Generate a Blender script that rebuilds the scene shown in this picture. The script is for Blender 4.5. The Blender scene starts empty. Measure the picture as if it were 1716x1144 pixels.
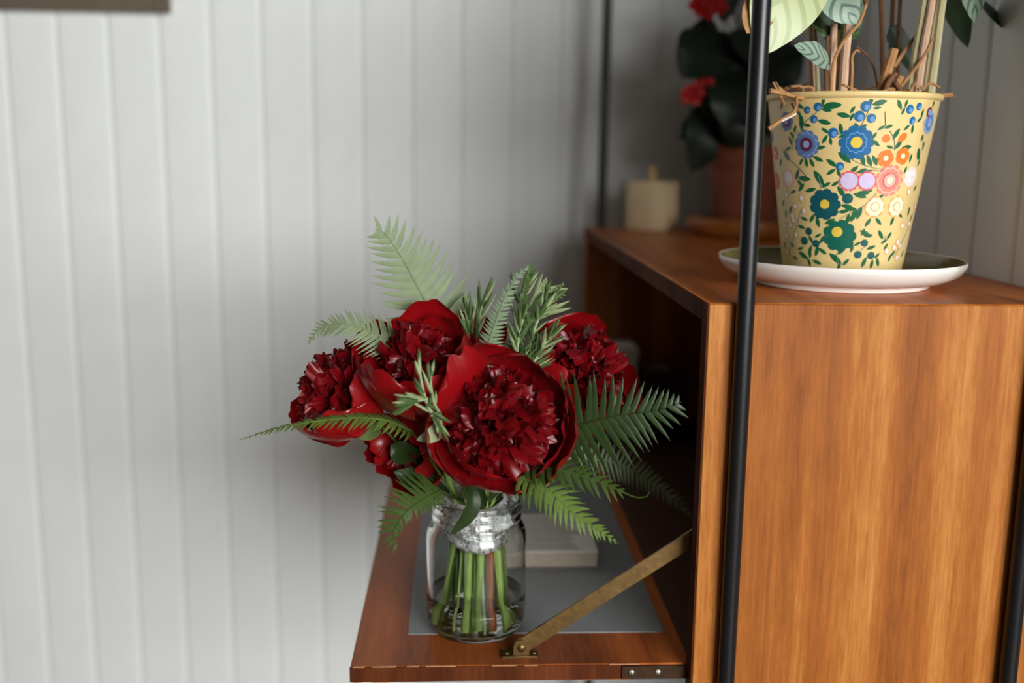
import bpy, math, random
import numpy as np
from mathutils import Vector, Matrix

random.seed(7)
rnd = random.Random(11)
SC = bpy.context.scene
COL = SC.collection
R = math.radians

# ------------------------------------------------------------------ camera
W, H, F = 1716, 1144, 1750.0
CAM = Vector((0, 0, 1.2))
PITCH, YAW, ROLL = R(10.25), R(2.88), R(-0.75)
fw = Vector((math.sin(YAW) * math.cos(PITCH), math.cos(YAW) * math.cos(PITCH), -math.sin(PITCH)))
r0 = Vector((math.cos(YAW), -math.sin(YAW), 0)); d0 = fw.cross(r0)
RIGHT = math.cos(ROLL) * r0 + math.sin(ROLL) * d0
DOWN = -math.sin(ROLL) * r0 + math.cos(ROLL) * d0

cd = bpy.data.cameras.new('camera'); cam = bpy.data.objects.new('camera', cd); COL.objects.link(cam)
m3 = Matrix((RIGHT, -DOWN, -fw)).transposed()
cam.matrix_world = Matrix.Translation(CAM) @ m3.to_4x4()
cd.sensor_width = 36; cd.lens = F * 36 / W; cd.clip_start = 0.02
cd.dof.use_dof = True; cd.dof.focus_distance = 0.865; cd.dof.aperture_fstop = 2.5
SC.camera = cam

def ray(u, v): return RIGHT * (u - W / 2) + DOWN * (v - H / 2) + fw * F
def px(u, v, Y):                      # pixel -> point on the plane at distance Y
    d = ray(u, v); return CAM + d * (Y / d.y)
def pz(u, v, Z):                      # pixel -> point on the horizontal plane at height Z
    d = ray(u, v); return CAM + d * ((Z - CAM.z) / d.z)

# ------------------------------------------------------------------ world, lights, exposure
wd = bpy.data.worlds.new('world'); SC.world = wd; wd.use_nodes = True
wd.node_tree.nodes['Background'].inputs[0].default_value = (1.0, 0.80, 0.58, 1)
wd.node_tree.nodes['Background'].inputs[1].default_value = 0.018
SC.view_settings.view_transform = 'Standard'; SC.view_settings.look = 'None'
SC.view_settings.gamma = 1; SC.view_settings.use_curve_mapping = False
SC.view_settings.exposure = 0.0
WINS = [(Vector((2.10, -3.4, 1.95)), 2.9, 1.8, 370, (0.985, 1.0, 0.995)), (Vector((-.15, -3.4, 1.95)), .8, 1.8, 10, (1.0, 0.97, 0.92))]
for wc, ww, wh, en, colr in WINS:
    ld = bpy.data.lights.new('window_daylight', 'AREA'); ld.shape = 'RECTANGLE'; ld.size = ww; ld.size_y = wh
    ld.energy = en; ld.color = colr
    lo = bpy.data.objects.new('window_daylight', ld); COL.objects.link(lo); lo.location = wc + Vector((0, -0.06, 0))
    lo.rotation_euler = (R(90), 0, 0)

# ------------------------------------------------------------------ materials
def lin(c): return tuple((x / 12.92 if x <= .04045 else ((x + .055) / 1.055) ** 2.4) for x in c)
def rgb(r, g, b): return lin((r / 255, g / 255, b / 255)) + (1,)
MATS = {}
def mat(name, col, rough=.5, metal=0, var=.12, scale=60, bump=0, spec=.5, sss=0, trans=0, ior=1.45, sheen=0, coat=0):
    m = bpy.data.materials.new(name); m.use_nodes = True; MATS[name] = m
    nt = m.node_tree; b = nt.nodes['Principled BSDF']
    b.inputs['Roughness'].default_value = rough; b.inputs['Metallic'].default_value = metal
    b.inputs['Specular IOR Level'].default_value = spec; b.inputs['IOR'].default_value = ior
    b.inputs['Transmission Weight'].default_value = trans
    b.inputs['Sheen Weight'].default_value = sheen; b.inputs['Coat Weight'].default_value = coat
    b.inputs['Base Color'].default_value = col
    if sss:
        b.inputs['Subsurface Weight'].default_value = sss; b.inputs['Subsurface Scale'].default_value = .003
    if var or bump:
        tc = nt.nodes.new('ShaderNodeTexCoord'); n = nt.nodes.new('ShaderNodeTexNoise')
        n.inputs['Scale'].default_value = scale; n.inputs['Detail'].default_value = 4
        nt.links.new(tc.outputs['Object'], n.inputs['Vector'])
        if var:
            mx = nt.nodes.new('ShaderNodeMix'); mx.data_type = 'RGBA'
            mx.inputs[6].default_value = tuple(x * (1 - var * 1.6) for x in col[:3]) + (1,)
            mx.inputs[7].default_value = tuple(min(1, x * (1 + var * 1.6)) for x in col[:3]) + (1,)
            nt.links.new(n.outputs['Fac'], mx.inputs[0]); nt.links.new(mx.outputs[2], b.inputs['Base Color'])
        if bump:
            bp = nt.nodes.new('ShaderNodeBump'); bp.inputs['Strength'].default_value = bump
            bp.inputs['Distance'].default_value = .002
            nt.links.new(n.outputs['Fac'], bp.inputs['Height']); nt.links.new(bp.outputs[0], b.inputs['Normal'])
    return m

def wood(name, dark, mid, light, axis, rough=.38, freq=1.0, coat=.0, spec=.3):
    """grain runs along `axis`"""
    m = bpy.data.materials.new(name); m.use_nodes = True; MATS[name] = m
    nt = m.node_tree; b = nt.nodes['Principled BSDF']; L = nt.links.new
    tc = nt.nodes.new('ShaderNodeTexCoord')
    def mp(s_long, s_cross):
        k = nt.nodes.new('ShaderNodeMapping'); s = [s_cross * freq] * 3; s[axis] = s_long * freq
        k.inputs['Scale'].default_value = s; L(tc.outputs['Object'], k.inputs[0]); return k
    def noise(mapn, sc, det, ro=.6, dist=0):
        n = nt.nodes.new('ShaderNodeTexNoise'); n.inputs['Scale'].default_value = sc
        n.inputs['Detail'].default_value = det; n.inputs['Roughness'].default_value = ro
        n.inputs['Distortion'].default_value = dist; L(mapn.outputs[0], n.inputs['Vector']); return n
    broad = noise(mp(.5, 17), 1.0, 5, .6, .25)
    fine = noise(mp(14, 420), 1.0, 3, .7)
    mott = noise(mp(26, 170), 1.0, 5, .7)
    a = nt.nodes.new('ShaderNodeMath'); a.operation = 'MULTIPLY_ADD'; a.inputs[1].default_value = .26; L(fine.outputs['Fac'], a.inputs[0])
    a2 = nt.nodes.new('ShaderNodeMath'); a2.operation = 'MULTIPLY_ADD'; a2.inputs[1].default_value = .30; L(mott.outputs['Fac'], a2.inputs[0])
    a3 = nt.nodes.new('ShaderNodeMath'); a3.operation = 'MULTIPLY_ADD'; a3.inputs[1].default_value = 1.10; a3.inputs[2].default_value = -.33
    L(broad.outputs['Fac'], a3.inputs[0]); L(a3.outputs[0], a2.inputs[2]); L(a2.outputs[0], a.inputs[2])
    cr = nt.nodes.new('ShaderNodeValToRGB'); e = cr.color_ramp.elements
    e[0].position = .25; e[0].color = dark; e[1].position = .78; e[1].color = light
    k = e.new(.52); k.color = mid
    L(a.outputs[0], cr.inputs[0]); L(cr.outputs[0], b.inputs['Base Color'])
    b.inputs['Roughness'].default_value = rough; b.inputs['Coat Weight'].default_value = coat; b.inputs['Coat Roughness'].default_value = .3; b.inputs['Specular IOR Level'].default_value = spec
    bp = nt.nodes.new('ShaderNodeBump'); bp.inputs['Strength'].default_value = .12; bp.inputs['Distance'].default_value = .001
    L(fine.outputs['Fac'], bp.inputs['Height']); L(bp.outputs[0], b.inputs['Normal'])
    return m

def striped_leaf(name, base, stripe, freq=9.0, rough=.45):
    m = bpy.data.materials.new(name); m.use_nodes = True; MATS[name] = m
    nt = m.node_tree; b = nt.nodes['Principled BSDF']; L = nt.links.new
    uv = nt.nodes.new('ShaderNodeUVMap'); uv.uv_map = 'UVMap'
    sp = nt.nodes.new('ShaderNodeSeparateXYZ'); L(uv.outputs[0], sp.inputs[0])
    def math_(op, a=None, b_=None, va=None, vb=None):
        n = nt.nodes.new('ShaderNodeMath'); n.operation = op
        if a is not None: L(a, n.inputs[0])
        elif va is not None: n.inputs[0].default_value = va
        if b_ is not None: L(b_, n.inputs[1])
        elif vb is not None: n.inputs[1].default_value = vb
        return n.outputs[0]
    au = math_('ABSOLUTE', math_('SUBTRACT', sp.outputs[0], vb=.5))
    ph = math_('SUBTRACT', math_('MULTIPLY', sp.outputs[1], vb=freq * 6.28), math_('MULTIPLY', au, vb=freq * 3.4))
    s = math_('SINE', ph)
    cr = nt.nodes.new('ShaderNodeValToRGB'); e = cr.color_ramp.elements
    e[0].position = .62; e[0].color = base; e[1].position = .86; e[1].color = stripe
    L(math_('MULTIPLY_ADD', s, vb=.5), cr.inputs[0])
    for n in nt.nodes:
        if n.type == 'MATH' and n.operation == 'MULTIPLY_ADD': n.inputs[2].default_value = .5
    L(cr.outputs[0], b.inputs['Base Color']); b.inputs['Roughness'].default_value = rough
    return m

def bi(name, col, rough, trans):       # thin leaf / petal: a little light passes through
    m = mat(name, col, rough, var=.18, scale=90, spec=.28)
    nt = m.node_tree; b = nt.nodes['Principled BSDF']; out = nt.nodes['Material Output']
    t = nt.nodes.new('ShaderNodeBsdfTranslucent'); mx = nt.nodes.new('ShaderNodeMixShader')
    mx.inputs[0].default_value = trans
    t.inputs[0].default_value = tuple(min(1, c * 1.4) for c in col[:3]) + (1,)
    nt.links.new(b.outputs[0], mx.inputs[1]); nt.links.new(t.outputs[0], mx.inputs[2]); nt.links.new(mx.outputs[0], out.inputs[0])
    return m

M_wall = mat('painted_board', rgb(226, 228, 226), .62, var=.03, scale=14, bump=.04, spec=.2)
M_walldark = mat('wall_backing', rgb(150, 150, 146), .8, var=.03)
M_floor = wood('floor_wood', rgb(70, 50, 35), rgb(105, 78, 55), rgb(130, 100, 72), 1)
M_wz = wood('teak_grain_vertical', rgb(112, 56, 20), rgb(164, 96, 38), rgb(208, 146, 76), 2, .5, spec=.16)
M_wy = wood('teak_grain_long', rgb(118, 58, 20), rgb(182, 98, 36), rgb(214, 134, 60), 1, .36, spec=.2)
M_wflap = wood('teak_flap_grain', rgb(96, 46, 20), rgb(166, 86, 38), rgb(194, 110, 54), 1, .38, spec=.22)
M_wdark = wood('dark_and_shaded_edge', rgb(58, 27, 14), rgb(84, 42, 22), rgb(112, 60, 32), 2, .75, spec=.06)  # cabinet edge shade put into the colour; flap edge is dark wood
M_winner = wood('shaded_inner_wood', rgb(48, 28, 16), rgb(66, 38, 22), rgb(84, 50, 30), 1, .5)  # shade inside the cabinet put into a darker wood colour
M_wear = mat('worn_edge', rgb(190, 130, 84), .6, var=.3, scale=90)
M_black = mat('black_lacquer', rgb(24, 24, 25), .34, var=.1, scale=200, bump=.05)
M_leath = mat('grey_leatherette', rgb(132, 134, 134), .55, var=.1, scale=600, bump=.3)
M_brass = mat('aged_brass', rgb(122, 98, 62), .46, 1, var=.25, scale=140, bump=.1)
M_bronze = mat('dark_bronze', rgb(74, 54, 38), .45, .8, var=.25, scale=140)
M_steel = mat('screw_steel', rgb(190, 185, 175), .35, 1, var=.1)
M_dark = mat('dark_void', rgb(22, 16, 12), .7, var=.1)
M_paper = mat('paper', rgb(214, 208, 198), .8, var=.04)
M_ink = mat('print_ink', rgb(110, 104, 100), .8, var=.1)
M_pageedge = mat('page_edge', rgb(150, 138, 122), .85, var=.2, scale=300)
M_white = mat('white_card', rgb(238, 236, 230), .7, var=.04)
M_brown = mat('brown_cloth', rgb(64, 48, 40), .7, var=.15, scale=200)
M_ceram = mat('white_glaze', rgb(236, 231, 224), .16, var=.02, coat=.4)
M_olive = mat('olive_glaze', rgb(104, 94, 38), .22, var=.15, scale=30, coat=.4)
M_terra = mat('terracotta', rgb(128, 68, 44), .85, var=.12, scale=40, bump=.1)
M_trivet = wood('trivet_wood', rgb(120, 66, 26), rgb(160, 94, 40), rgb(184, 118, 56), 0)
M_candle = mat('pale_wood_turned', rgb(226, 200, 158), .6, var=.06, scale=30)
M_wax = mat('candle_wax', rgb(206, 172, 120), .5, var=.05)
M_soil = mat('soil', rgb(58, 42, 32), .95, var=.5, scale=160, bump=.8)
M_potc = mat('pot_cream', rgb(230, 202, 138), .42, var=.05, scale=12, coat=.15)
M_frame = mat('frame_brown', rgb(96, 84, 68), .5, var=.15)
M_print = mat('picture_print', rgb(170, 165, 150), .6, var=.2, scale=8)
M_silver = mat('silver_ribbon', rgb(222, 224, 228), .35, .35, var=.35, scale=420, bump=.9)
M_stalk = bi('pink_beige_stalk', rgb(204, 168, 140), .45, .1)
M_stalkg = bi('green_beige_stalk', rgb(190, 180, 138), .45, .1)
M_dry = mat('dried_straw', rgb(168, 122, 76), .8, var=.3, scale=200)
M_dryd = mat('dried_brown', rgb(112, 74, 44), .8, var=.3, scale=200)
M_leafpale = striped_leaf('pale_leaf_underside', rgb(180, 188, 142), rgb(156, 168, 116), 7)
M_leafsilv = striped_leaf('silver_striped_leaf', rgb(140, 160, 142), rgb(84, 108, 92), 5.5)
M_leafgreen = striped_leaf('deep_green_leaf', rgb(62, 86, 44), rgb(38, 58, 34), 8)
M_leafdark = bi('dark_leaf', rgb(40, 54, 36), .4, .15)
M_begonia = bi('begonia_leaf', rgb(28, 38, 28), .4, .12)
M_begred = bi('begonia_flower', rgb(164, 16, 14), .5, .2)
G_fern = [bi('fern_green', rgb(66, 86, 38), .42, .15), bi('fern_pale', rgb(140, 156, 118), .5, .3),
          bi('fern_dark', rgb(44, 62, 28), .36, .14), bi('fern_grey', rgb(128, 148, 116), .5, .2), bi('fern_light', rgb(98, 120, 54), .42, .18)]
G_ros = bi('rosemary_needle', rgb(82, 106, 60), .36, .1); G_rosp = bi('rosemary_pale', rgb(152, 166, 120), .45, .1)
G_stem = bi('flower_stem', rgb(160, 188, 104), .35, .2); G_stemr = bi('red_stem', rgb(150, 78, 40), .4, .1)
G_sepal = bi('sepal_green', rgb(88, 108, 58), .45, .2); G_sepp = bi('sepal_pale', rgb(170, 184, 142), .45, .2)
G_leafp = bi('peony_leaf', rgb(46, 64, 32), .36, .2)

def petal_mat(name, col, deep, coat=0):
    m = bpy.data.materials.new(name); m.use_nodes = True; MATS[name] = m
    nt = m.node_tree; b = nt.nodes['Principled BSDF']; L = nt.links.new; out = nt.nodes['Material Output']
    uv = nt.nodes.new('ShaderNodeUVMap'); uv.uv_map = 'UVMap'
    mp = nt.nodes.new('ShaderNodeMapping'); mp.inputs['Scale'].default_value = (26, 1.6, 1); L(uv.outputs[0], mp.inputs[0])
    n = nt.nodes.new('ShaderNodeTexNoise'); n.inputs['Scale'].default_value = 1.6; n.inputs['Detail'].default_value = 4; L(mp.outputs[0], n.inputs['Vector'])
    mx = nt.nodes.new('ShaderNodeMix'); mx.data_type = 'RGBA'; mx.inputs[6].default_value = deep; mx.inputs[7].default_value = col
    L(n.outputs['Fac'], mx.inputs[0]); L(mx.outputs[2], b.inputs['Base Color'])
    b.inputs['Roughness'].default_value = .32; b.inputs['Specular IOR Level'].default_value = .55
    b.inputs['Coat Weight'].default_value = coat; b.inputs['Coat Roughness'].default_value = .34; b.inputs['Sheen Weight'].default_value = .03; b.inputs['Sheen Tint'].default_value = (1, .35, .35, 1)
    bp = nt.nodes.new('ShaderNodeBump'); bp.inputs['Strength'].default_value = .18; bp.inputs['Distance'].default_value = .001
    L(n.outputs['Fac'], bp.inputs['Height']); L(bp.outputs[0], b.inputs['Normal'])
    t = nt.nodes.new('ShaderNodeBsdfTranslucent'); t.inputs[0].default_value = col
    ms = nt.nodes.new('ShaderNodeMixShader'); ms.inputs[0].default_value = .22
    L(b.outputs[0], ms.inputs[1]); L(t.outputs[0], ms.inputs[2]); L(ms.outputs[0], out.inputs[0])
    return m
P_out = petal_mat('peony_guard_petal', rgb(176, 12, 20), rgb(120, 4, 12), .35)
P_in = petal_mat('peony_inner_petal', rgb(140, 7, 18), rgb(88, 2, 8))

def glass(name, ior, col=(1, 1, 1, 1)):
    m = bpy.data.materials.new(name); m.use_nodes = True; nt = m.node_tree
    b = nt.nodes['Principled BSDF']; b.inputs['Base Color'].default_value = col
    b.inputs['Roughness'].default_value = 0; b.inputs['IOR'].default_value = ior; b.inputs['Transmission Weight'].default_value = 1
    return m
M_glass = glass('clear_glass', 1.45, (.96, .985, .97, 1)); M_water = glass('water', 1.33, (.97, .98, .93, 1))

# ------------------------------------------------------------------ builders
def mk(name, V, Fc, m, parent=None, sharp=40, uv=None, smooth=True, kind=None):
    """world-space verts -> one mesh object, local to its root"""
    o0 = ROOT.get(parent.name, Vector()) if parent else Vector()
    me = bpy.data.meshes.new(name)
    me.from_pydata([tuple(Vector(v) - o0) for v in V], [], Fc); me.update()
    if smooth:
        me.polygons.foreach_set('use_smooth', [True] * len(me.polygons))
        if sharp: me.set_sharp_from_angle(angle=R(sharp))
    if uv is not None:
        ul = me.uv_layers.new(name='UVMap')
        for lp in me.loops: ul.data[lp.index].uv = uv[lp.vertex_index]
    me.materials.append(m)
    o = bpy.data.objects.new(name, me); COL.objects.link(o)
    if parent: o.parent = parent; ROOT[o.name] = o0
    if kind: o['kind'] = kind
    return o
ROOT = {}
def thing(name, label, cat, loc, group=None):
    o = bpy.data.objects.new(name, None); COL.objects.link(o); o.location = loc; o.empty_display_size = .02
    ROOT[o.name] = Vector(loc); o['label'] = label; o['category'] = cat
    if group: o['group'] = group
    return o
def tag(o, label, cat, group=None):
    o['label'] = label; o['category'] = cat
    if group: o['group'] = group
    return o

def box(x0, x1, y0, y1, z0, z1, bev=0.0015):
    """box with chamfered edges"""
    b = min(bev, (x1 - x0) / 3, (y1 - y0) / 3, (z1 - z0) / 3)
    V, Fc, idx = [], [], {}
    for sx in (0, 1):
        for sy in (0, 1):
            for sz in (0, 1):
                c = Vector(((x0, x1)[sx], (y0, y1)[sy], (z0, z1)[sz])); s = Vector((1 - 2 * sx, 1 - 2 * sy, 1 - 2 * sz))
                for a in range(3):      # vertex lying on face with normal axis a
                    p = c.copy()
                    for k in range(3):
                        if k != a: p[k] += s[k] * b
                    idx[(sx, sy, sz, a)] = len(V); V.append(p)
    def q(l): Fc.append(l)
    for a in range(3):
        o = [k for k in range(3) if k != a]
        for s in (0, 1):
            l = []
            for (i, j) in ((0, 0), (1, 0), (1, 1), (0, 1)):
                k = [0, 0, 0]; k[a] = s; k[o[0]] = i; k[o[1]] = j; l.append(idx[(*k, a)])
            q(l)
        for i in (0, 1):
            for j in (0, 1):
                l = []
                for s, f in ((0, o[0]), (1, o[0]), (1, o[1]), (0, o[1])):
                    k = [0, 0, 0]; k[a] = s; k[o[0]] = i; k[o[1]] = j; l.append(idx[(*k, f)])
                q(l)
    for sx in (0, 1):
        for sy in (0, 1):
            for sz in (0, 1): q([idx[(sx, sy, sz, a)] for a in range(3)])
    return fixn(V, Fc)
def fixn(V, Fc):                       # outward normals for convex shapes
    c = sum((Vector(v) for v in V), Vector()) / len(V); out = []
    for f in Fc:
        a, b_, d = (Vector(V[i]) for i in f[:3]); n = (b_ - a).cross(d - a)
        m_ = sum((Vector(V[i]) for i in f), Vector()) / len(f)
        out.append(f if n.dot(m_ - c) >= 0 else f[::-1])
    return V, out

def lathe(prof, c, n=48, closed=False, caps=True):
    """prof: list of (r,z); c centre on the ground"""
    V, Fc = [], []
    for (r, z) in prof:
        for i in range(n):
            a = 2 * math.pi * i / n; V.append(Vector((c[0] + r * math.cos(a), c[1] + r * math.sin(a), c[2] + z)))
    k = len(prof)
    for j in range(k if closed else k - 1):
        j2 = (j + 1) % k
        for i in range(n):
            i2 = (i + 1) % n; Fc.append([j * n + i, j * n + i2, j2 * n + i2, j2 * n + i])
    if not closed and caps:
        if prof[0][0] > 1e-6: Fc.append(list(range(n))[::-1])
        if prof[-1][0] > 1e-6: Fc.append([(k - 1) * n + i for i in range(n)])
    return V, Fc

def spline(P, n=24):
    P = [Vector(p) for p in P]; Q = [P[0] * 2 - P[1]] + P + [P[-1] * 2 - P[-2]]; out = []
    segs = len(P) - 1; per = max(2, n // segs)
    for i in range(segs):
        a, b, c, d = Q[i:i + 4]
        for k in range(per):
            t = k / per
            out.append(.5 * ((2 * b) + (c - a) * t + (2 * a - 5 * b + 4 * c - d) * t * t + (3 * b - a - 3 * c + d) * t ** 3))
    out.append(P[-1]); return out

def tube(P, rad, n=8):
    P = [Vector(p) for p in P]; k = len(P)
    if not hasattr(rad, '__len__'): rad = [rad] * k
    V, Fc = [], []; T0 = (P[1] - P[0]).normalized()
    N = T0.orthogonal().normalized()
    for i, p in enumerate(P):
        T = ((P[min(i + 1, k - 1)] - P[max(i - 1, 0)])).normalized()
        N = (N - T * N.dot(T)).normalized(); B = T.cross(N)
        for j in range(n):
            a = 2 * math.pi * j / n; V.append(p + (N * math.cos(a) + B * math.sin(a)) * rad[i])
    for i in range(k - 1):
        for j in range(n):
            j2 = (j + 1) % n; Fc.append([i * n + j, i * n + j2, (i + 1) * n + j2, (i + 1) * n + j])
    Fc.append(list(range(n))[::-1]); Fc.append([(k - 1) * n + j for j in range(n)])
    return V, Fc
def tap(k, a, b): return [a + (b - a) * i / (k - 1) for i in range(k)]
def join(parts):
    V, Fc = [], []
    for v, f in parts:
        o = len(V); V += v; Fc += [[i + o for i in q] for q in f]
    return V, Fc

def blade(P, width, nrm, fold=.25, cols=4, shape=None, wav=0, seed=0):
    """leaf blade along spine points P; nrm = upward side; returns V,F,uv"""
    P = [Vector(p) for p in P]; k = len(P); V, Fc, uv = [], [], []; nrm = Vector(nrm).normalized()
    rr = random.Random(seed); ph = rr.random() * 6
    shape = shape or (lambda t: (math.sin(math.pi * t ** .8)) ** .75)
    for i, p in enumerate(P):
        t = i / (k - 1); T = (P[min(i + 1, k - 1)] - P[max(i - 1, 0)]).normalized()
        S = T.cross(nrm).normalized(); N = S.cross(T)
        w = width * .5 * max(shape(t), .01)
        for j in range(cols + 1):
            s = -1 + 2 * j / cols
            V.append(p + S * s * w + N * (abs(s) * w * fold + wav * width * math.sin(t * 14 + ph + s) * abs(s)))
            uv.append((.5 + .5 * s, t))
    c1 = cols + 1
    for i in range(k - 1):
        for j in range(cols): Fc.append([i * c1 + j, i * c1 + j + 1, (i + 1) * c1 + j + 1, (i + 1) * c1 + j])
    return V, Fc, uv

# ================================================================== setting
XF, Y0, Y1 = .197, .81, 1.653          # cabinet front plane, near and far end faces
ZT, ZF = 1.085, .7695                  # cabinet top, flap top
XW, YW = .520, 1.775                   # right wall, back wall surfaces
BP = .0815
def board_mesh(w, h):
    g, d, t = .0035, .0045, .016
    pr = [(.0001, t), (.0001, .0034), (g * .5, .0026), (g, .0012), (g + .002, .0003), (g + .0045, 0), (w - g - .0045, 0), (w - g - .002, .0003), (w - g, .0012), (w - g * .5, .0026), (w - .0001, .0034), (w - .0001, t)]
    V = [Vector((x, y, 0)) for x, y in pr] + [Vector((x, y, h)) for x, y in pr]; n = len(pr)
    Fc = [[i, (i + 1) % n, n + (i + 1) % n, n + i] for i in range(n)] + [list(range(n))[::-1], list(range(n, 2 * n))]
    me = bpy.data.meshes.new('board'); me.from_pydata([tuple(v) for v in V], [], Fc); me.update()
    me.polygons.foreach_set('use_smooth', [True] * len(me.polygons)); me.set_sharp_from_angle(angle=R(35)); me.materials.append(M_wall)
    return me
wb = mk('wall_back', *box(-2.6, XW + .05, YW + .013, YW + .1, 0, 3.0), M_walldark); wb['kind'] = 'structure'; ROOT['wall_back'] = Vector()
wr = mk('wall_right', *box(XW + .013, XW + .1, .80, YW + .1, 0, 3.0), M_walldark); wr['kind'] = 'structure'; ROOT['wall_right'] = Vector()
fl = mk('floor', *box(-2.6, 4.2, -3.5, YW + .1, -.05, 0), M_floor); fl['kind'] = 'structure'
bm = board_mesh(BP, 3.0)
xg = px(9.5, 100, YW).x                # a groove seen at this place
k0 = math.floor((-2.55 - xg) / BP)
x = xg + k0 * BP
while x < XW - .002:
    o = bpy.data.objects.new('board', bm); COL.objects.link(o); o.parent = wb; o.location = (x, YW, 0); x += BP
y = YW
while y > .84:
    o = bpy.data.objects.new('board', bm); COL.objects.link(o); o.parent = wr; o.location = (XW, y, 0); o.rotation_euler = (0, 0, R(-90)); y -= BP
# the window behind the camera that lights the corner
def ring(x0, x1, z0, z1, t, y0, y1):
    return join([box(x0, x0 + t, y0, y1, z0, z1), box(x1 - t, x1, y0, y1, z0, z1), box(x0 + t, x1 - t, y0, y1, z0, z0 + t), box(x0 + t, x1 - t, y0, y1, z1 - t, z1)])
WY = WINS[0][0].y; hole = []
for k, (wc, ww, wh, en, colr) in enumerate(WINS):
    wx0, wx1, wz0, wz1 = wc.x - ww / 2 - .05, wc.x + ww / 2 + .05, wc.z - wh / 2 - .05, wc.z + wh / 2 + .05; hole.append((wx0, wx1, wz0, wz1))
    wn = mk('window_%d' % (k + 1), *ring(wx0, wx1, wz0, wz1, .06, WY - .03, WY + .03), M_white); wn['kind'] = 'structure'; ROOT[wn.name] = Vector()
    mk('mullion', *box(wc.x - .025, wc.x + .025, WY - .02, WY + .02, wz0 + .06, wz1 - .06), M_white, wn)
    mk('glazing_bar', *box(wx0 + .06, wx1 - .06, WY - .015, WY + .015, wc.z + .28, wc.z + .31), M_white, wn)
(a0, a1, az0, az1), (c0, c1, cz0, cz1) = hole
wf = mk('wall_front', *join([box(*t, WY - .05, WY + .05, z0_, z1_) for t, z0_, z1_ in (((-2.6, c0), 0, 3.0), ((c0, c1), 0, cz0), ((c0, c1), cz1, 3.0), ((c1, a0), 0, 3.0), ((a0, a1), 0, az0), ((a0, a1), az1, 3.0), ((a1, 4.2), 0, 3.0))]), M_wall); wf['kind'] = 'structure'

# framed picture, lower edge just in view
fx1 = px(288, 20, YW).x; fz0 = px(150, 20, YW).z
pf = thing('picture_frame', 'brown wooden picture frame hung on the white board wall', 'picture frame', (fx1 - .25, YW, fz0))
mk('frame_moulding', *ring(fx1 - .5, fx1, fz0, fz0 + .38, .022, YW - .024, YW + .001), M_frame, pf)
mk('print', *box(fx1 - .48, fx1 - .02, YW - .012, YW - .004, fz0 + .02, fz0 + .36), M_print, pf)

# ================================================================== cabinet with drop flap
TH, TT = .0195, .017
ZB = ZF - .016
cab = thing('wall_cabinet', 'teak bureau cabinet with its writing flap lowered, held between black uprights', 'cabinet', ((XF + XW) / 2, (Y0 + Y1) / 2, ZB - .02))
XB = XW - .004
mk('end_panel', *box(XF, XB, Y0, Y0 + TH, ZB - .03, ZT - .0008, .0008), M_wz, cab)
mk('end_panel', *box(XF, XB, Y1 - TH, Y1, ZB - .03, ZT - .0008, .0008), M_wz, cab)
mk('top_panel', *box(XF, XB, Y0 + .0012, Y1 - .0012, ZT - TT, ZT, .0008), M_wy, cab)
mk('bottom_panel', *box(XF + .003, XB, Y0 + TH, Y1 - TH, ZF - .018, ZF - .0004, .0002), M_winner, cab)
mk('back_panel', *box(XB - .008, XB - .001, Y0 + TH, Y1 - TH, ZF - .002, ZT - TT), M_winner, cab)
mk('shaded_edge', *box(XF - .0012, XF + .0004, Y0 + .0015, Y0 + TH, ZB - .03, ZT - .001, .0004), M_wdark, cab)  # front edge strips, coloured dark to stand for their shade
mk('shaded_edge', *box(XF - .0012, XF + .0004, Y0 + TH + .001, Y1 - .001, ZT - TT, ZT - .0008, .0004), M_wdark, cab)
# flap
FX0, FX1, FY0, FY1 = -.092, XF + .003, .828, Y1 - TH - .002
flap = mk('writing_flap', *box(FX0, FX1, FY0, FY1, ZF - .0145, ZF, .0008), M_wflap, cab)
mk('flap_edge', *box(FX0 - .0006, px(1040, 1122, FY0).x, FY0 - .0012, FY0 + .001, ZF - .0142, ZF - .0008, .0003), M_wdark, flap)
# worn pale chips along the arris of the flap
rr = random.Random(3); cs = []; xx = FX0 + .002
while xx < FX1 - .06:
    l = rr.uniform(.004, .03)
    if rr.random() < .75:
        cs.append(box(xx, xx + l, FY0 - .0014, FY0 + .0006, ZF - .0007, ZF + .0002, .0001))
    if rr.random() < .45:
        cs.append(box(xx, xx + l * .7, FY0 - .0014, FY0 + .0006, ZF - .0146, ZF - .0140, .0001))
    xx += l + rr.uniform(.001, .01)
mk('worn_edge', *join(cs), M_wear, flap)
il = pz(684, 1063, ZF)
mk('leather_inlay', *box(il.x, FX1 - .012, il.y, FY1 - .06, ZF - .001, ZF + .0008, .0004), M_leath, flap)
# hinge plate on the near edge, with two slotted screws
hx = px(1041, 1122, FY0).x
hp = mk('hinge_plate', *box(hx, FX1 - .003, FY0 - .0024, FY0 + .001, ZF - .0138, ZF - .0014, .0004), M_bronze, flap)
def screw(c, r, axis_y=True):
    V, Fc = lathe([(r, 0), (r, .0006), (r * .8, .0013), (r * .3, .0016), (0, .0016)], (0, 0, 0), 16)
    V2 = [Vector((v.x, -v.z, v.y)) + Vector(c) for v in V] if axis_y else [v + Vector(c) for v in V]
    return V2, Fc
for u in (1058, 1102):
    p = px(u, 1122, FY0 - .0022)
    s = mk('screw', *screw((p.x, FY0 - .0020, ZF - .0075), .0032), M_steel, flap)
    c_ = Vector((p.x, FY0 - .0037, ZF - .0075))
    mk('screw_slot', *box(c_.x - .0004, c_.x + .0004, c_.y - .0001, c_.y + .001, c_.z - .0027, c_.z + .0027, .0001), M_dark, flap)
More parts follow.
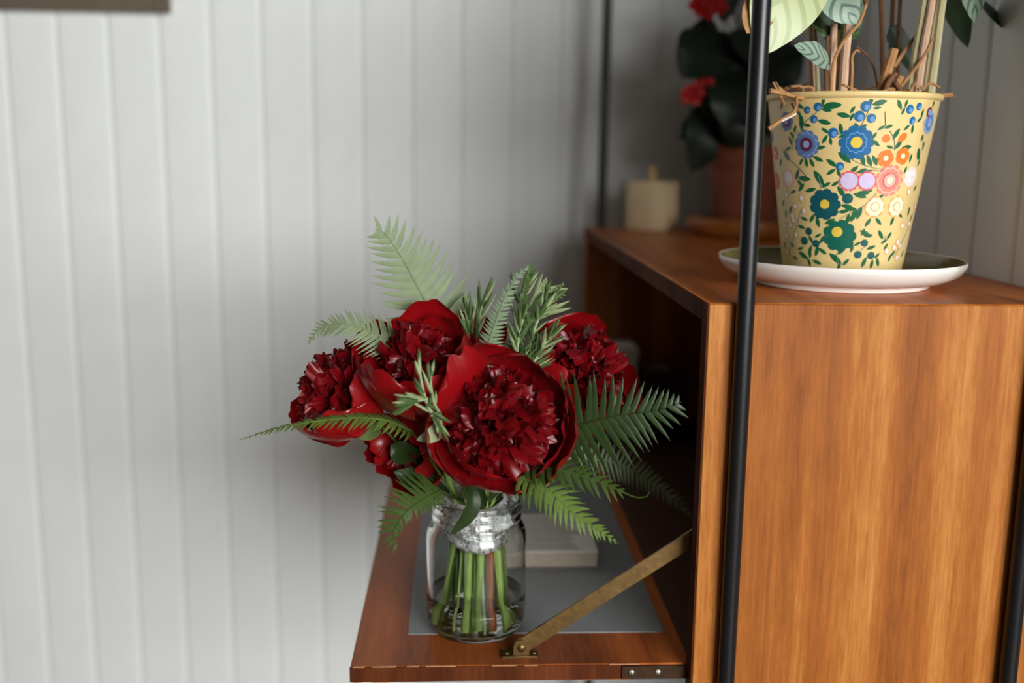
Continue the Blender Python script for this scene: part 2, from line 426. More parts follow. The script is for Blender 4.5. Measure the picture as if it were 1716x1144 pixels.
# brass stay arm
b0 = pz(873, 1098, ZF)
YA = b0.y
ar0 = Vector((b0.x, YA, ZF + .0085)); ar1 = px(1165, 898, YA); ar1 = ar0 + (ar1 - ar0) * 1.18
d = (ar1 - ar0).normalized(); nn = Vector((-d.z, 0, d.x)); hw = .0068; th = .0011
V = []
ns = 10
prof = []
for i in range(ns + 1):                # rounded lower end
    a = math.pi / 2 + math.pi * i / ns; prof.append(ar0 + d * math.cos(a) * hw + nn * math.sin(a) * hw)
prof += [ar1 - nn * hw, ar1 + nn * hw]
n = len(prof)
V = [p + Vector((0, -th, 0)) for p in prof] + [p + Vector((0, th, 0)) for p in prof]
Fc = [list(range(n)), list(range(n, 2 * n))[::-1]] + [[i, n + i, n + (i + 1) % n, (i + 1) % n] for i in range(n)]
arm = mk('stay_arm', V, Fc, M_brass, cab)
mk('pivot_rivet', *screw(ar0 + Vector((0, -th - .002, 0)), .0034), M_brass, arm)
pb = mk('stay_bracket', *box(b0.x - .017, b0.x + .015, YA - .005, YA + .007, ZF - .0005, ZF + .0022, .0006), M_brass, flap)
V = []; prof = [Vector((b0.x - .0068, 0, ZF + .001)), Vector((b0.x + .0068, 0, ZF + .001))]
for i in range(9):
    a = math.pi * i / 8; prof.append(Vector((b0.x + .0068 * math.cos(a), 0, ZF + .009 + .0068 * math.sin(a))))
n = len(prof); V = [p + Vector((0, YA - .0034, 0)) for p in prof] + [p + Vector((0, YA - .0012, 0)) for p in prof]
Fc = [list(range(n)), list(range(n, 2 * n))[::-1]] + [[i, n + i, n + (i + 1) % n, (i + 1) % n] for i in range(n)]
mk('bracket_ear', V, Fc, M_brass, flap)
for s in (-.0125, .0112): mk('screw', *screw((b0.x + s, YA + .001, ZF + .0020), .0028, False), M_brass, flap)

# ================================================================== black ladder uprights
def ladder(y, label):
    t = thing('shelf_upright', label, 'shelf upright', (.344, y, 0), 'black shelf uprights')
    RR = .0072
    for xr in (.2235, .466):
        mk('rod', *tube([(xr, y, 0), (xr, y, 2.3)], RR, 20), M_black, t)
    for z in [0.12 + .2 * i for i in range(12)]:
        if ZB - .06 < z < ZT + .45: continue
        mk('rung', *tube([(.2235, y, z), (.466, y, z)], .003, 10), M_black, t)
    return t
ladder(Y0 - .0085, 'black metal upright against the bright end panel of the cabinet')
ladder(Y1 + .0085, 'black metal upright at the far end of the cabinet near the white wall')

# ================================================================== things in and on the cabinet
# printed paper stack behind the jar
bk = thing('paper_stack', 'thick stack of printed pages lying on the grey inlay behind the jar', 'book', (.09, 1.1, ZF))
n0 = pz(1001, 951, ZF); bx1, by0 = n0.x, n0.y; bx0 = bx1 - .135; by1 = by0 + .115; bh = .0165
zb = ZF + .0008
mk('page_block', *box(bx0, bx1, by0, by1, zb, zb + bh, .001), M_pageedge, bk)
pgm = mk('top_page', *box(bx0 - .001, bx1 + .0005, by0 - .0005, by1, zb + bh, zb + bh + .0007, .0002), M_paper, bk)
rr = random.Random(5); L_ = []
for i in range(14):
    yy = by0 + .008 + i * .0074; xe = bx1 - .006 - rr.uniform(0, .02)
    L_.append(box(bx0 + .06, xe, yy, yy + .0026, zb + bh + .0006, zb + bh + .0009, .0001))
mk('printed_line', *join(L_), M_ink, pgm, kind='stuff')
# box and notebook standing inside, far end
wbx = thing('letter_box', 'white card letter box standing inside the dark cabinet', 'box', (.24, 1.58, ZF))
a = px(986, 580, 1.58); b = px(1064, 590, 1.58)
xa, xb_, za = max(a.x, XF + .002), b.x, a.z
mk('box_body', *box(xa, xb_, 1.555, 1.625, ZF - .001, za - .012, .001), M_white, wbx)
mk('box_lid', *box(xa - .001, xb_ + .002, 1.552, 1.628, za - .014, za + .002, .002), M_white, wbx)
nb = thing('notebook', 'brown cloth notebook standing next to the white box in the cabinet', 'book', (.31, 1.58, ZF))
c1 = px(1074, 600, 1.58).x; c2 = px(1128, 600, 1.58).x; zc = px(1100, 612, 1.58).z
mk('cover', *join([box(c1, c1 + .003, 1.54, 1.625, ZF - .001, zc), box(c2 - .003, c2, 1.54, 1.625, ZF - .001, zc), box(c1, c2, 1.537, 1.541, ZF - .001, zc)]), M_brown, nb)
mk('page_block', *box(c1 + .003, c2 - .003, 1.541, 1.620, ZF + .001, zc - .003), M_pageedge, nb)
# candle holder
cb = pz(1098, 387, ZT)
cn = thing('candle', 'pale turned wood candle holder with a short candle stub', 'candle', (cb.x, cb.y + .035, ZT))
cr = 43.5 / F * (cb.y + .035); cc = (cb.x, cb.y + .035, ZT)
mk('holder', *lathe([(cr - .002, 0), (cr, .002), (cr, .072), (cr - .002, .0745), (.009, .0745), (.008, .068), (0, .068)], cc, 48), M_candle, cn)
st = mk('candle_stub', *lathe([(.0072, .066), (.0072, .094), (.006, .098), (.002, .0985), (0, .0985)], cc, 20), M_wax, cn)
mk('wick', *tube([Vector(cc) + Vector((0, 0, .097)), Vector(cc) + Vector((.0005, 0, .104))], .0007, 6), M_dark, st)
# round trivet
tc_ = px(1247, 372, 1.515); TC = Vector((tc_.x, 1.515, ZT))
tr = mk('round_trivet', *lathe([(.070, 0), (.078, .004), (.083, .014), (.083, .022), (.080, .026), (.066, .026), (.064, .022), (0, .022)], TC, 56), M_trivet)
tag(tr, 'round orange-brown wooden stand under the terracotta pot', 'plant stand')
# begonia
bg = thing('flowering_plant', 'dark-leaved red-flowering plant in a terracotta pot on a round wooden stand', 'plant', TC + Vector((0, 0, .022)))
PB = TC + Vector((0, 0, .022))
mk('pot', *lathe([(.043, 0), (.045, .002), (.053, .078), (.0585, .079), (.060, .105), (.0585, .107), (.054, .107), (.052, .09), (0, .09)], PB, 48), M_terra, bg)
mk('soil', *lathe([(.0535, .088), (.053, .095), (.03, .1), (0, .101)], PB, 32), M_soil, bg)
rr = random.Random(21)
top = PB + Vector((0, 0, .1))
heart = lambda t: (math.sin(math.pi * min(1, t ** .62))) ** .7
# pixel placed leaves: base, tip, width(m)
BL = [((1196, 75), (1140, 128), .085), ((1210, 80), (1150, 60), .075), ((1205, 180), (1160, 288), .075), ((1198, 205), (1133, 232), .05),
      ((1235, 60), (1200, 150), .09), ((1240, 120), (1215, 215), .09), ((1262, 40), (1290, 130), .1), ((1230, 20), (1205, -60), .09),
      ((1265, 160), (1300, 230), .09), ((1215, 130), (1180, 200), .07), ((1250, 180), (1228, 250), .08), ((1280, 90), (1330, 150), .08), ((1270, -10), (1320, -40), .09)]
for i, (p0, p1, w) in enumerate(BL):
    yb = 1.50 + rr.uniform(-.035, .03); a = px(*p0, yb); b = px(*p1, yb - rr.uniform(.005, .04))
    mid = (a + b) / 2 + Vector((0, -.012, .004))
    mk('leaf', *blade(spline([a, mid, b], 8), w, Vector((rr.uniform(-.3, .3), -1, .5)), .12, 4, heart, .03, i)[:2], M_begonia, bg)
    s0 = top + Vector((rr.uniform(-.02, .02), rr.uniform(-.02, .02), -.01))
    pts = spline([s0, (s0 + a) / 2 + Vector((rr.uniform(-.01, .01), 0, .02)), a], 10)
    mk('stem', *tube(pts, tap(len(pts), .0028, .0016), 6), M_begonia, bg)
for (u, v, s) in ((1160, 158, .017), (1178, 145, .016), (1183, 130, .014), (1150, 163, .011), (1172, 8, .018), (1192, 4, .016), (1205, 12, .013), (1185, 20, .013)):
    c = px(u, v, 1.455); fo = []
    for k in range(5):
        a = k * 1.2566 + u; dv = Vector((math.cos(a), -.35, math.sin(a)))
        V, Fc, _ = blade(spline([c, c + dv * s * .55 + Vector((0, -.003, 0)), c + dv * s], 4), s * .9, (0, -1, .1), .2, 2); fo.append((V, Fc))
    mk('blossom', *join(fo), M_begred, bg)
    pts = spline([c, c + Vector((.02, .02, -.02)), top + Vector((0, 0, .06))], 8)
    mk('flower_stalk', *tube(pts, .0012, 5), M_begonia, bg)

# ------------------------------------------------------------------ saucer and painted pot
sa = pz(1200, 432, ZT + .018); sb = pz(1614, 442, ZT + .018)
SCN = Vector(((sa.x + sb.x) / 2 - .0085, (sa.y + sb.y) / 2 - .026, ZT)); sr = (sb - sa).length / 2 * .965
so = thing('saucer', 'white glazed saucer with an olive inside under the painted pot', 'saucer', SCN)
mk('saucer_body', *lathe([(sr * .70, 0), (sr * .72, .001), (sr * .73, .004), (sr * .86, .0075), (sr * .95, .013), (sr * .992, .0195), (sr, .0225), (sr * .994, .0245), (sr * .978, .0240)], SCN, 80, caps=False), M_ceram, so)
mk('glazed_inside', *lathe([(sr * .979, .0240), (sr * .965, .0215), (sr * .90, .0145), (sr * .82, .0095), (sr * .7, .0075), (0, .0072)], SCN, 80, caps=False), M_olive, so)

PC = Vector((px(1413, 452, SCN.y + .008).x, SCN.y + .012, ZT + .0072))
PBOT = PC.copy()
ptop = px(1434, 160, PC.y); HP = ptop.z - PC.z
RT = 139.5 / F * ((ptop - CAM).dot(fw)); RB = 93.5 / F * ((px(1412, 448, PC.y) - CAM).dot(fw))
lean = (ptop.x - PC.x)               # pot axis in the photo is straight; keep it upright
PC.x += lean * .35 - .0015
pp = thing('potted_plant', 'tall-stemmed houseplant in a cream pot painted with flowers', 'plant', PC)
pot = mk('pot', *lathe([(RB - .002, 0), (RB, .001), (RB + .0006, .003), (RT - .0012, HP - .006), (RT + .0006, HP - .005), (RT + .0016, HP - .003), (RT + .0012, HP - .0008), (RT, HP), (RT - .0018, HP - .0008), (RT - .003, HP - .006), (RT - .008, HP - .03), (0, HP - .03)], PC, 96), M_potc, pp)
mk('soil', *lathe([(RT - .007, HP - .028), (RT - .006, HP - .016), (RT * .6, HP - .012), (RT * .2, HP - .014), (0, HP - .012)], PC, 40), M_soil, pp)
def rad(h): return RB + .0006 + (RT - RB - .0018) * min(max(h - .003, 0), HP) / (HP - .009)
def pot_hit(cx, cy):
    """crop coords -> (theta, h) on the front of the pot"""
    u, v = 1270 + cx / 3.269, 150 + cy / 3.269; d = ray(u, v).normalized()
    lo_, hi = None, None; t = .6; prev = None
    for i in range(1400):
        p = CAM + d * t; h = p.z - PC.z; rho = math.hypot(p.x - PC.x, p.y - PC.y)
        if rho < rad(h) and 0 <= h <= HP: return math.atan2(p.y - PC.y, p.x - PC.x), h
        t += .0005
    # beyond the silhouette: take the tangent point at that height
    p = CAM + d * (PC - CAM).length; h = min(max(p.z - PC.z, .004), HP - .008)
    return (math.pi * 1.04 if p.x < PC.x else -.04 * math.pi), h
MP = 1 / 3.269 / F * ((PC - CAM).length)   # crop pixel -> metres
def on_pot(th, h, dx, dy, off):
    hh = min(max(h + dy, .002), HP - .007); r_ = rad(hh); a = th + dx / r_
    return Vector((PC.x + (r_ + off) * math.cos(a), PC.y + (r_ + off) * math.sin(a), PC.z + hh))
BACK = {}
def decal(name, th, h, outline, m, off=.00025, back=True, keep=True):
    """fan polygon conforming to the pot; outline = list of (dx,dy) in metres"""
    rings = [0, .5, 1]; n = len(outline); V = [on_pot(th, h, 0, 0, off)]; Fc = []
    for s in rings[1:]:
        V += [on_pot(th, h, x * s, y_ * s, off) for x, y_ in outline]
    for i in range(n):
        j = (i + 1) % n; Fc.append([0, 1 + i, 1 + j]); Fc.append([1 + i, 1 + n + i, 1 + n + j, 1 + j])
    return V, Fc
def lobes(r, n, depth=.12, k=6, rot=0):
    out = []
    for i in range(n * k):
        a = 2 * math.pi * i / (n * k); rr_ = r * (1 - depth + depth * abs(math.cos(n * a / 2 + rot)) ** .6)
        out.append((rr_ * math.cos(a), rr_ * math.sin(a)))
    return out
def circ(r, n=16, ex=1, ang=0):
    o = []
    for i in range(n):
        a = 2 * math.pi * i / n; x, y_ = r * ex * math.cos(a), r * math.sin(a)
        o.append((x * math.cos(ang) - y_ * math.sin(ang), x * math.sin(ang) + y_ * math.cos(ang)))
    return o
def leafo(l, w, ang, n=6):
    o = []
    for i in range(n + 1):
        t = i / n; o.append((-l / 2 + l * t, w / 2 * math.sin(math.pi * t) ** .8))
    for i in range(n - 1, 0, -1):
        t = i / n; o.append((-l / 2 + l * t, -w / 2 * math.sin(math.pi * t) ** .8))
    return [(x * math.cos(ang) - y_ * math.sin(ang), x * math.sin(ang) + y_ * math.cos(ang)) for x, y_ in o]
def pm(name, c, r=.45): return mat('paint_' + name, rgb(*c), r, var=.12, scale=220)
T_ = {k: pm(k, c) for k, c in dict(blue=(24, 100, 150), bluel=(96, 150, 205), slate=(92, 122, 176), slatel=(140, 168, 208), maroon=(110, 34, 60), teal=(14, 82, 92), tealg=(14, 96, 78),
     yellow=(226, 194, 70), orange=(236, 120, 40), orangel=(246, 170, 90), cream=(248, 232, 196), salmon=(240, 138, 118), salmonl=(248, 180, 160), rose=(220, 84, 104), lilac=(206, 190, 222),
     pinkw=(246, 220, 216), white=(246, 240, 234), green=(22, 96, 58), greend=(18, 70, 52), red=(222, 84, 44), greyg=(92, 116, 108)).items()}
layers = []                            # everything painted, reused for the hidden side
def paint(name, cx, cy, items):
    th, h = pot_hit(cx, cy); root = None; prev = None
    for k, (outl, m, dx, dy) in enumerate(items):
        o2 = [(x + dx, y_ + dy) for x, y_ in outl]
        c0 = (dx, dy)
        V, Fc = decal(name, th, h, o2, T_[m], .00022 + .00014 * k)
        layers.append((th, h, o2, m, .00022 + .00014 * k))
        if k == 0: root = mk(name, V, Fc, T_[m], pot, sharp=0)
        else: root.data.materials.append(T_[m]); extra(root, V, Fc, len(root.data.materials) - 1)
def extra(o, V, Fc, mi):
    me = o.data; o0 = ROOT[o.name]
    import bmesh
    b = bmesh.new(); b.from_mesh(me); vs = [b.verts.new(Vector(v) - o0) for v in V]
    for f in Fc:
        q = b.faces.new([vs[i] for i in f]); q.material_index = mi; q.smooth = True
    b.to_mesh(me); b.free()
q = MP
def flower(cx, cy, r, n, cols, rot=0, off=(0, 0), nm='painted_flower'):
    it = [(lobes(r * q, n, .14, 6, rot), cols[0], 0, 0)]
    for (f, c, kind) in cols[1:]:
        o_ = lobes(r * f * q, n, .16, 6, rot + 1.5) if kind == 'l' else circ(r * f * q)
        it.append((o_, c, off[0] * q if kind == 'c' else 0, -off[1] * q if kind == 'c' else 0))
    paint(nm, cx, cy, it)
flower(540, 290, 82, 10, ['blue', (.62, 'bluel', 'l'), (.55, 'blue', 'l'), (.33, 'yellow', 'c')])
flower(268, 300, 70, 11, ['slate', (.84, 'slatel', 'l'), (.76, 'slate', 'l'), (.48, 'maroon', 'c'), (.26, 'slatel', 'c')])
flower(367, 628, 77, 9, ['teal', (.30, 'yellow', 'c')])
flower(447, 800, 80, 9, ['tealg', (.32, 'yellow', 'c')], off=(-12, -18))
flower(158, 175, 48, 7, ['slate', (.6, 'maroon', 'c'), (.3, 'slatel', 'c')])
flower(938, 182, 56, 8, ['slatel', (.7, 'slate', 'l'), (.4, 'slatel', 'c')])
flower(938, 125, 26, 5, ['maroon', (.55, 'slatel', 'c')])
flower(720, 498, 78, 11, ['salmon', (.86, 'salmonl', 'l'), (.74, 'salmon', 'l'), (.5, 'rose', 'l'), (.42, 'salmonl', 'l'), (.2, 'cream', 'c')])
for cx, cy in ((700, 376), (793, 364)): flower(cx, cy, 42, 5, ['orange', (.3, 'cream', 'c')])
for cx, cy, r_ in ((500, 500, 50), (597, 500, 48)): flower(cx, cy, r_, 14, ['rose', (.80, 'lilac', 'c')], nm='painted_disc')
flower(838, 478, 50, 7, ['pinkw', (.6, 'white', 'l'), (.3, 'pinkw', 'c')]); flower(167, 485, 48, 7, ['salmonl', (.8, 'pinkw', 'l'), (.4, 'white', 'c')])
for cx, cy in ((640, 642), (757, 640)): flower(cx, cy, 54, 8, ['orangel', (.86, 'cream', 'l'), (.45, 'orangel', 'l'), (.36, 'cream', 'l')])
flower(98, 350, 36, 6, ['red', (.3, 'cream', 'c')]); flower(104, 500, 46, 6, ['red', (.3, 'orangel', 'c')])
flower(968, 270, 24, 6, ['slate'])
for cx, cy, r_ in ((272, 112, 18), (330, 95, 21), (308, 162, 19), (592, 92, 25), (556, 146, 25), (622, 157, 22), (413, 237, 24), (450, 420, 20), (832, 108, 22), (883, 93, 19), (846, 170, 19)):
    paint('painted_berry', cx, cy, [(circ(r_ * q), 'blue', 0, 0), (circ(r_ * .55 * q), 'bluel', .25 * r_ * q, -.2 * r_ * q)])
for cx, cy, r_ in ((492, 597, 25), (280, 776, 19), (257, 828, 21), (320, 843, 19), (583, 840, 18), (547, 904, 19), (618, 909, 19)):
    paint('painted_berry', cx, cy, [(circ(r_ * q), 'teal', 0, 0), (circ(r_ * .5 * q), 'tealg', .2 * r_ * q, .2 * r_ * q)])
paint('painted_bud', 703, 268, [(circ(20 * q, ex=1), 'orange', 0, 0)]); paint('painted_bud', 793, 262, [(circ(18 * q, ex=1.5, ang=.7), 'orange', 0, 0)])
paint('painted_bird', 880, 355, [(circ(15 * q, ex=2.0, ang=1.9), 'green', 0, 0)])
paint('painted_bird', 158, 362, [(circ(13 * q, ex=2.6, ang=-.8), 'greyg', 0, 0)])
for cx, cy in ((240, 595), (207, 640), (255, 665), (197, 715), (180, 740), (210, 795), (160, 800), (165, 890), (190, 690), (790, 745), (825, 735), (765, 835), (775, 855), (705, 885), (760, 920), (825, 560), (160, 575), (745, 865), (860, 640), (150, 745)):
    paint('painted_bud', cx, cy, [(circ(19 * q, ex=.8, ang=.3), 'orangel', 0, 0), (circ(13 * q, ex=.8, ang=.3), 'white', 0, 0)])
# leaves and tendrils: (x, y, length, angle in degrees)
LV = [(405, 88, 85, 5), (360, 62, 40, 80), (378, 112, 45, -10), (365, 178, 60, -15), (470, 140, 60, -12), (520, 110, 36, 60), (515, 150, 36, 70), (620, 62, 45, 80), (668, 72, 65, 15), (655, 100, 36, 10),
      (370, 225, 40, -35), (368, 272, 42, 60), (400, 283, 36, -80), (455, 215, 50, -80), (462, 255, 34, 20), (638, 252, 34, 60), (645, 292, 46, -35), (540, 195, 26, -40), (580, 200, 30, 20),
      (698, 1.5, 10, 85), (676, 210, 36, 30), (716, 203, 40, 20), (775, 82, 50, -60), (812, 75, 36, 80), (795, 118, 34, 70), (885, 165, 36, 40), (815, 208, 36, 40), (845, 218, 40, -85), (900, 130, 40, 80), (962, 75, 40, 80),
      (757, 243, 55, 60), (768, 305, 50, 45), (722, 315, 36, -15), (812, 318, 60, 10), (835, 375, 40, 80), (807, 440, 34, 70), (475, 372, 70, -40), (405, 402, 55, -35), (402, 450, 46, 35), (445, 460, 40, -60),
      (575, 385, 55, -70), (610, 390, 55, -65), (640, 388, 50, -60), (665, 395, 44, -55), (525, 440, 50, 45), (570, 445, 46, 25), (600, 448, 40, 10), (425, 515, 40, 35), (335, 485, 80, -55), (375, 522, 44, 30), (290, 550, 55, 15), (255, 488, 65, -5), (218, 465, 50, 70), (232, 512, 40, -40), (240, 535, 50, 50),
      (458, 560, 60, -55), (560, 580, 60, -15), (580, 565, 50, -5), (600, 555, 44, 5), (490, 640, 55, -12), (510, 655, 50, 0), (470, 668, 46, 10), (525, 690, 60, 70), (555, 675, 60, 75), (493, 710, 50, 80), (440, 740, 60, 55), (395, 722, 50, 30), (330, 725, 50, -75), (298, 705, 44, 60), (255, 708, 40, -20), (180, 660, 44, 70), (155, 680, 40, 80),
      (385, 760, 40, 10), (240, 752, 44, -15), (292, 820, 40, -60), (355, 820, 44, 60), (288, 880, 46, 70), (325, 884, 50, 75), (356, 885, 46, -35), (325, 945, 46, -20), (282, 945, 40, -70), (252, 908, 60, -30), (207, 922, 34, -20), (288, 905, 34, 80), (235, 870, 36, 20), (330, 800, 36, 30),
      (425, 925, 70, -40), (482, 945, 40, 50), (445, 968, 34, 70), (515, 870, 36, 80), (455, 888, 40, 40), (545, 845, 34, 30), (590, 790, 60, -30), (605, 800, 40, 10), (575, 780, 34, 70), (620, 865, 44, 20), (580, 945, 50, 70), (622, 955, 44, 85), (655, 945, 44, -70), (650, 910, 34, 45),
      (672, 795, 50, -55), (690, 832, 36, 30), (718, 800, 40, 60), (735, 720, 44, 75), (602, 728, 44, 60), (660, 722, 44, -45), (780, 690, 36, -30), (825, 665, 44, 85), (678, 582, 30, 40), (840, 700, 40, 80), (860, 540, 36, 60), (898, 265, 34, 80), (905, 310, 40, 80), (880, 400, 36, 70),
      (268, 400, 44, -80), (297, 400, 44, -60), (332, 380, 50, -25), (240, 395, 36, 60), (345, 318, 44, 10), (180, 280, 40, -70), (205, 215, 36, 60), (240, 200, 50, -70), (190, 250, 40, -50), (165, 325, 40, 20), (240, 165, 60, -70), (270, 195, 40, -10), (230, 90, 50, -30), (225, 125, 40, -50), (130, 85, 40, 70), (125, 400, 40, 60), (195, 560, 40, 20), (140, 620, 36, 60), (150, 850, 36, 60), (190, 850, 36, -40), (740, 895, 40, 50), (720, 920, 40, 70), (700, 860, 34, 60), (790, 900, 36, 60)]
LG, TG = [], []
for (cx, cy, l, a) in LV:
    th, h = pot_hit(cx, cy); o_ = leafo(l * q * 1.15, max(14, l * .40) * q, R(a)); LG.append(decal('', th, h, o_, None, .0002)); layers.append((th, h, o_, 'green', .0002))
mk('painted_leaves', *join(LG), T_['green'], pot, sharp=0, kind='stuff')
TD = [[(690, 440), (600, 420), (520, 385), (480, 345)], [(650, 565), (590, 630), (500, 680), (380, 745)], [(748, 330), (745, 270), (720, 225)], [(745, 330), (770, 280)], [(570, 215), (575, 180), (600, 130), (610, 90)], [(440, 240), (480, 250)], [(698, 200), (696, 120)],
      [(235, 230), (270, 170), (330, 120)], [(190, 330), (200, 260), (220, 220)], [(350, 540), (330, 470)], [(185, 390), (230, 430), (268, 472)], [(300, 850), (340, 830), (380, 800)], [(560, 880), (600, 850)], [(690, 830), (700, 800)], [(900, 330), (905, 250)], [(690, 450), (620, 440), (540, 450)], [(430, 900), (440, 960)], [(740, 920), (780, 850), (830, 740)], [(170, 900), (200, 800), (240, 660)]]
for pl in TD:
    pts = [on_pot(*pot_hit(*p), 0, 0, .00018) for p in pl]; pts = spline(pts, 12)
    TG.append(tube(pts, .00035, 4))
mk('painted_tendrils', *join(TG), T_['greyg'], pot, sharp=0, kind='stuff')
# the same print carried on round the far side
bym = {}
for (th, h, o_, m, off) in layers:
    if h > .004: bym.setdefault(m, []).append(decal('', th + math.pi, h, o_, None, off))
for m, l in bym.items(): mk('painted_pattern', *join(l), T_[m], pot, sharp=0, kind='stuff')

# stalks of the plant: pixel paths at depth offsets from the pot axis
zr = PC.z + HP - .014
def stalk(name, pts, r0_, r1_, m, dy=0, n=14, sides=8):
    P = [px(u, v, PC.y + dy) for (u, v) in pts]
    P = spline(P, n); return mk(name, *tube(P, tap(len(P), r0_, r1_), sides), m, pp)
for pts, a, b, m, dy in (
    ([(1361, 175), (1360, 90), (1359, 0), (1352, -120)], .0034, .0026, M_stalk, .03), ([(1372, 178), (1366, 60), (1356, -20)], .0022, .0016, M_stalkg, .02),
    ([(1391, 178), (1396, 90), (1398, 40)], .0040, .0030, M_stalk, -.02), ([(1400, 178), (1404, 80), (1408, 50)], .0026, .002, M_stalkg, -.015),
    ([(1411, 178), (1418, 80), (1426, 0), (1432, -140)], .0044, .0032, M_stalk, -.025), ([(1386, 178), (1384, 110), (1388, 60)], .0018, .0012, M_dryd, -.02),
    ([(1522, 178), (1535, 90), (1550, 0), (1562, -150)], .0046, .0034, M_stalkg, -.01), ([(1534, 178), (1548, 80), (1562, 0), (1580, -150)], .0042, .003, M_stalk, -.016),
    ([(1546, 178), (1560, 80), (1572, 0), (1596, -150)], .0030, .0024, M_stalkg, .01), ([(1556, 178), (1568, 90), (1580, 0), (1604, -120)], .0044, .0030, M_stalkg, -.02),
    ([(1480, 178), (1478, 60), (1474, -60)], .0028, .002, M_dryd, .05), ([(1492, 178), (1494, 60), (1500, -70)], .0028, .002, M_dryd, .055), ([(1503, 178), (1506, 60), (1512, -60)], .0022, .002, M_dryd, .05)):
    stalk('stalk', pts, a, b, m, dy)
for pts, a, b, m, dy in (
    ([(1425, 175), (1428, 120), (1428, 95), (1436, 84), (1440, 88)], .0015, .0009, M_dry, -.03), ([(1472, 150), (1465, 115), (1452, 92), (1436, 78)], .0013, .0007, M_dryd, -.01),
    ([(1470, 176), (1484, 130), (1499, 82)], .0052, .0040, M_dry, -.03), ([(1498, 112), (1520, 80), (1544, 48)], .0022, .0014, M_dry, 0), ([(1510, 145), (1548, 95), (1566, 60)], .0016, .001, M_dry, -.02),
    ([(1392, 170), (1396, 110), (1412, 72), (1440, 38), (1452, 6)], .0018, .0012, M_dry, -.035), ([(1452, 6), (1447, -4), (1430, -8)], .0024, .0012, M_dryd, -.035),
    ([(1486, 172), (1498, 150), (1510, 128)], .0042, .003, M_dry, -.035), ([(1500, 170), (1512, 158), (1530, 150)], .0022, .0016, M_dry, -.045), ([(1538, 150), (1560, 140), (1575, 147)], .0014, .001, M_dry, -.045),
    ([(1540, 172), (1570, 162), (1596, 159)], .0026, .0022, M_dry, -.03), ([(1478, 172), (1488, 140), (1502, 122)], .0030, .002, M_dryd, -.04), ([(1516, 172), (1508, 150), (1500, 138)], .003, .002, M_dryd, -.04)):
    stalk('dried_stalk', pts, a, b, m, dy)
rr = random.Random(9)
for i in range(26):
    u = rr.choice([rr.uniform(1310, 1350), rr.uniform(1470, 1525), rr.uniform(1330, 1560)]); dy = rr.uniform(-.05, .05)
    stalk('dried_stalk', [(u, 176), (u + rr.uniform(-14, 14), 160 - rr.uniform(0, 14)), (u + rr.uniform(-25, 25), 158 - rr.uniform(0, 22))], .0014, .0008, rr.choice([M_dry, M_dryd]), dy, 6, 5)
# dry wisp hanging over the rim on the side of the rod
yr = PC.y - RT * .72
def wisp(pts, a, b, m):
    P = spline([px(u, v, PC.y + dy) for u, v, dy in pts], 14); mk('dried_wisp', *tube(P, tap(len(P), a, b), 6), m, pp)
wisp([(1345, 165, -.045), (1318, 158, -.058), (1290, 152, -.064)], .0018, .0022, M_dry)
wisp([(1318, 158, -.06), (1306, 148, -.06), (1300, 138, -.05)], .0016, .0010, M_dry)
wisp([(1335, 163, -.062), (1334, 178, -.0745), (1330, 188, -.076), (1312, 200, -.074), (1288, 216, -.074)], .0016, .0019, M_dry)
wisp([(1330, 172, -.073), (1334, 184, -.075), (1331, 192, -.075)], .0026, .0016, M_dryd)
wisp([(1334, 190, -.076), (1310, 203, -.075)], .0014, .001, M_paper)
# leaves
def lf(name, pts, w, m, nrm, fold=.15, shape=None, seed=0):
    P = spline([px(u, v, PC.y + dy) for u, v, dy in pts], 12); V, Fc, uv = blade(P, w, nrm, fold, 6, shape, .015, seed)
    return mk(name, V, Fc, m, pp, 0, uv)
NC = Vector((0, -1, .15))
lance = lambda t: math.sin(math.pi * t ** .9) ** .8
lf('leaf', [(1370, -150, .0), (1325, -30, -.05), (1270, 96, -.06)], .072, M_leafpale, NC + Vector((.2, 0, 0)), .1, lance)
lf('leaf', [(1300, -40, -.03), (1272, 20, -.055), (1251, 56, -.06)], .03, M_dry, NC, .1, lance)
lf('leaf', [(1392, 108, -.03), (1368, 92, -.04), (1331, 76, -.045)], .026, M_leafsilv, NC + Vector((0, 0, .5)), .12)
lf('leaf', [(1400, -55, -.02), (1408, 0, -.04), (1436, 40, -.045)], .036, M_leafsilv, NC + Vector((-.3, 0, 0)), .15)
lf('leaf', [(1398, 78, -.015), (1393, 20, -.01), (1388, -110, 0)], .062, M_leafgreen, NC, .2, lambda t: min(1, .04 + t * 1.7) * (1 - t ** 6))
lf('leaf', [(1412, 66, -.01), (1420, 30, 0), (1440, -60, .0)], .03, M_leafgreen, NC + Vector((.4, 0, 0)), .2)
lf('leaf', [(1600, -90, 0), (1630, -25, -.02), (1634, 38, -.03)], .026, M_leafsilv, NC + Vector((-.8, 0, 0)), .25)
lf('leaf', [(1575, -60, .03), (1602, 10, .05), (1622, 80, .06)], .026, M_leafdark, NC + Vector((-.5, 0, 0)), .15)
lf('leaf', [(1610, -40, .03), (1648, 15, .06), (1694, 50, .075)], .034, M_leafdark, NC + Vector((0, 0, .8)), .15)
lf('leaf', [(1540, 130, .045), (1500, 60, .05), (1490, 46, .05)], .02, M_leafdark, NC, .15)
# crown above the frame
for i, (u, v, w, tu, tv) in enumerate(((1355, -120, .06, 1250, -260), (1432, -140, .065, 1440, -330), (1562, -150, .06, 1480, -320), (1580, -150, .06, 1600, -340), (1600, -140, .055, 1700, -260))):
    lf('leaf', [(u, v, 0), ((u + tu) / 2, (v + tv) / 2, -.01), (tu, tv, .03)], w, (M_leafgreen, M_leafpale)[i % 2], NC + Vector((0, 0, .5)), .15, lance, i)

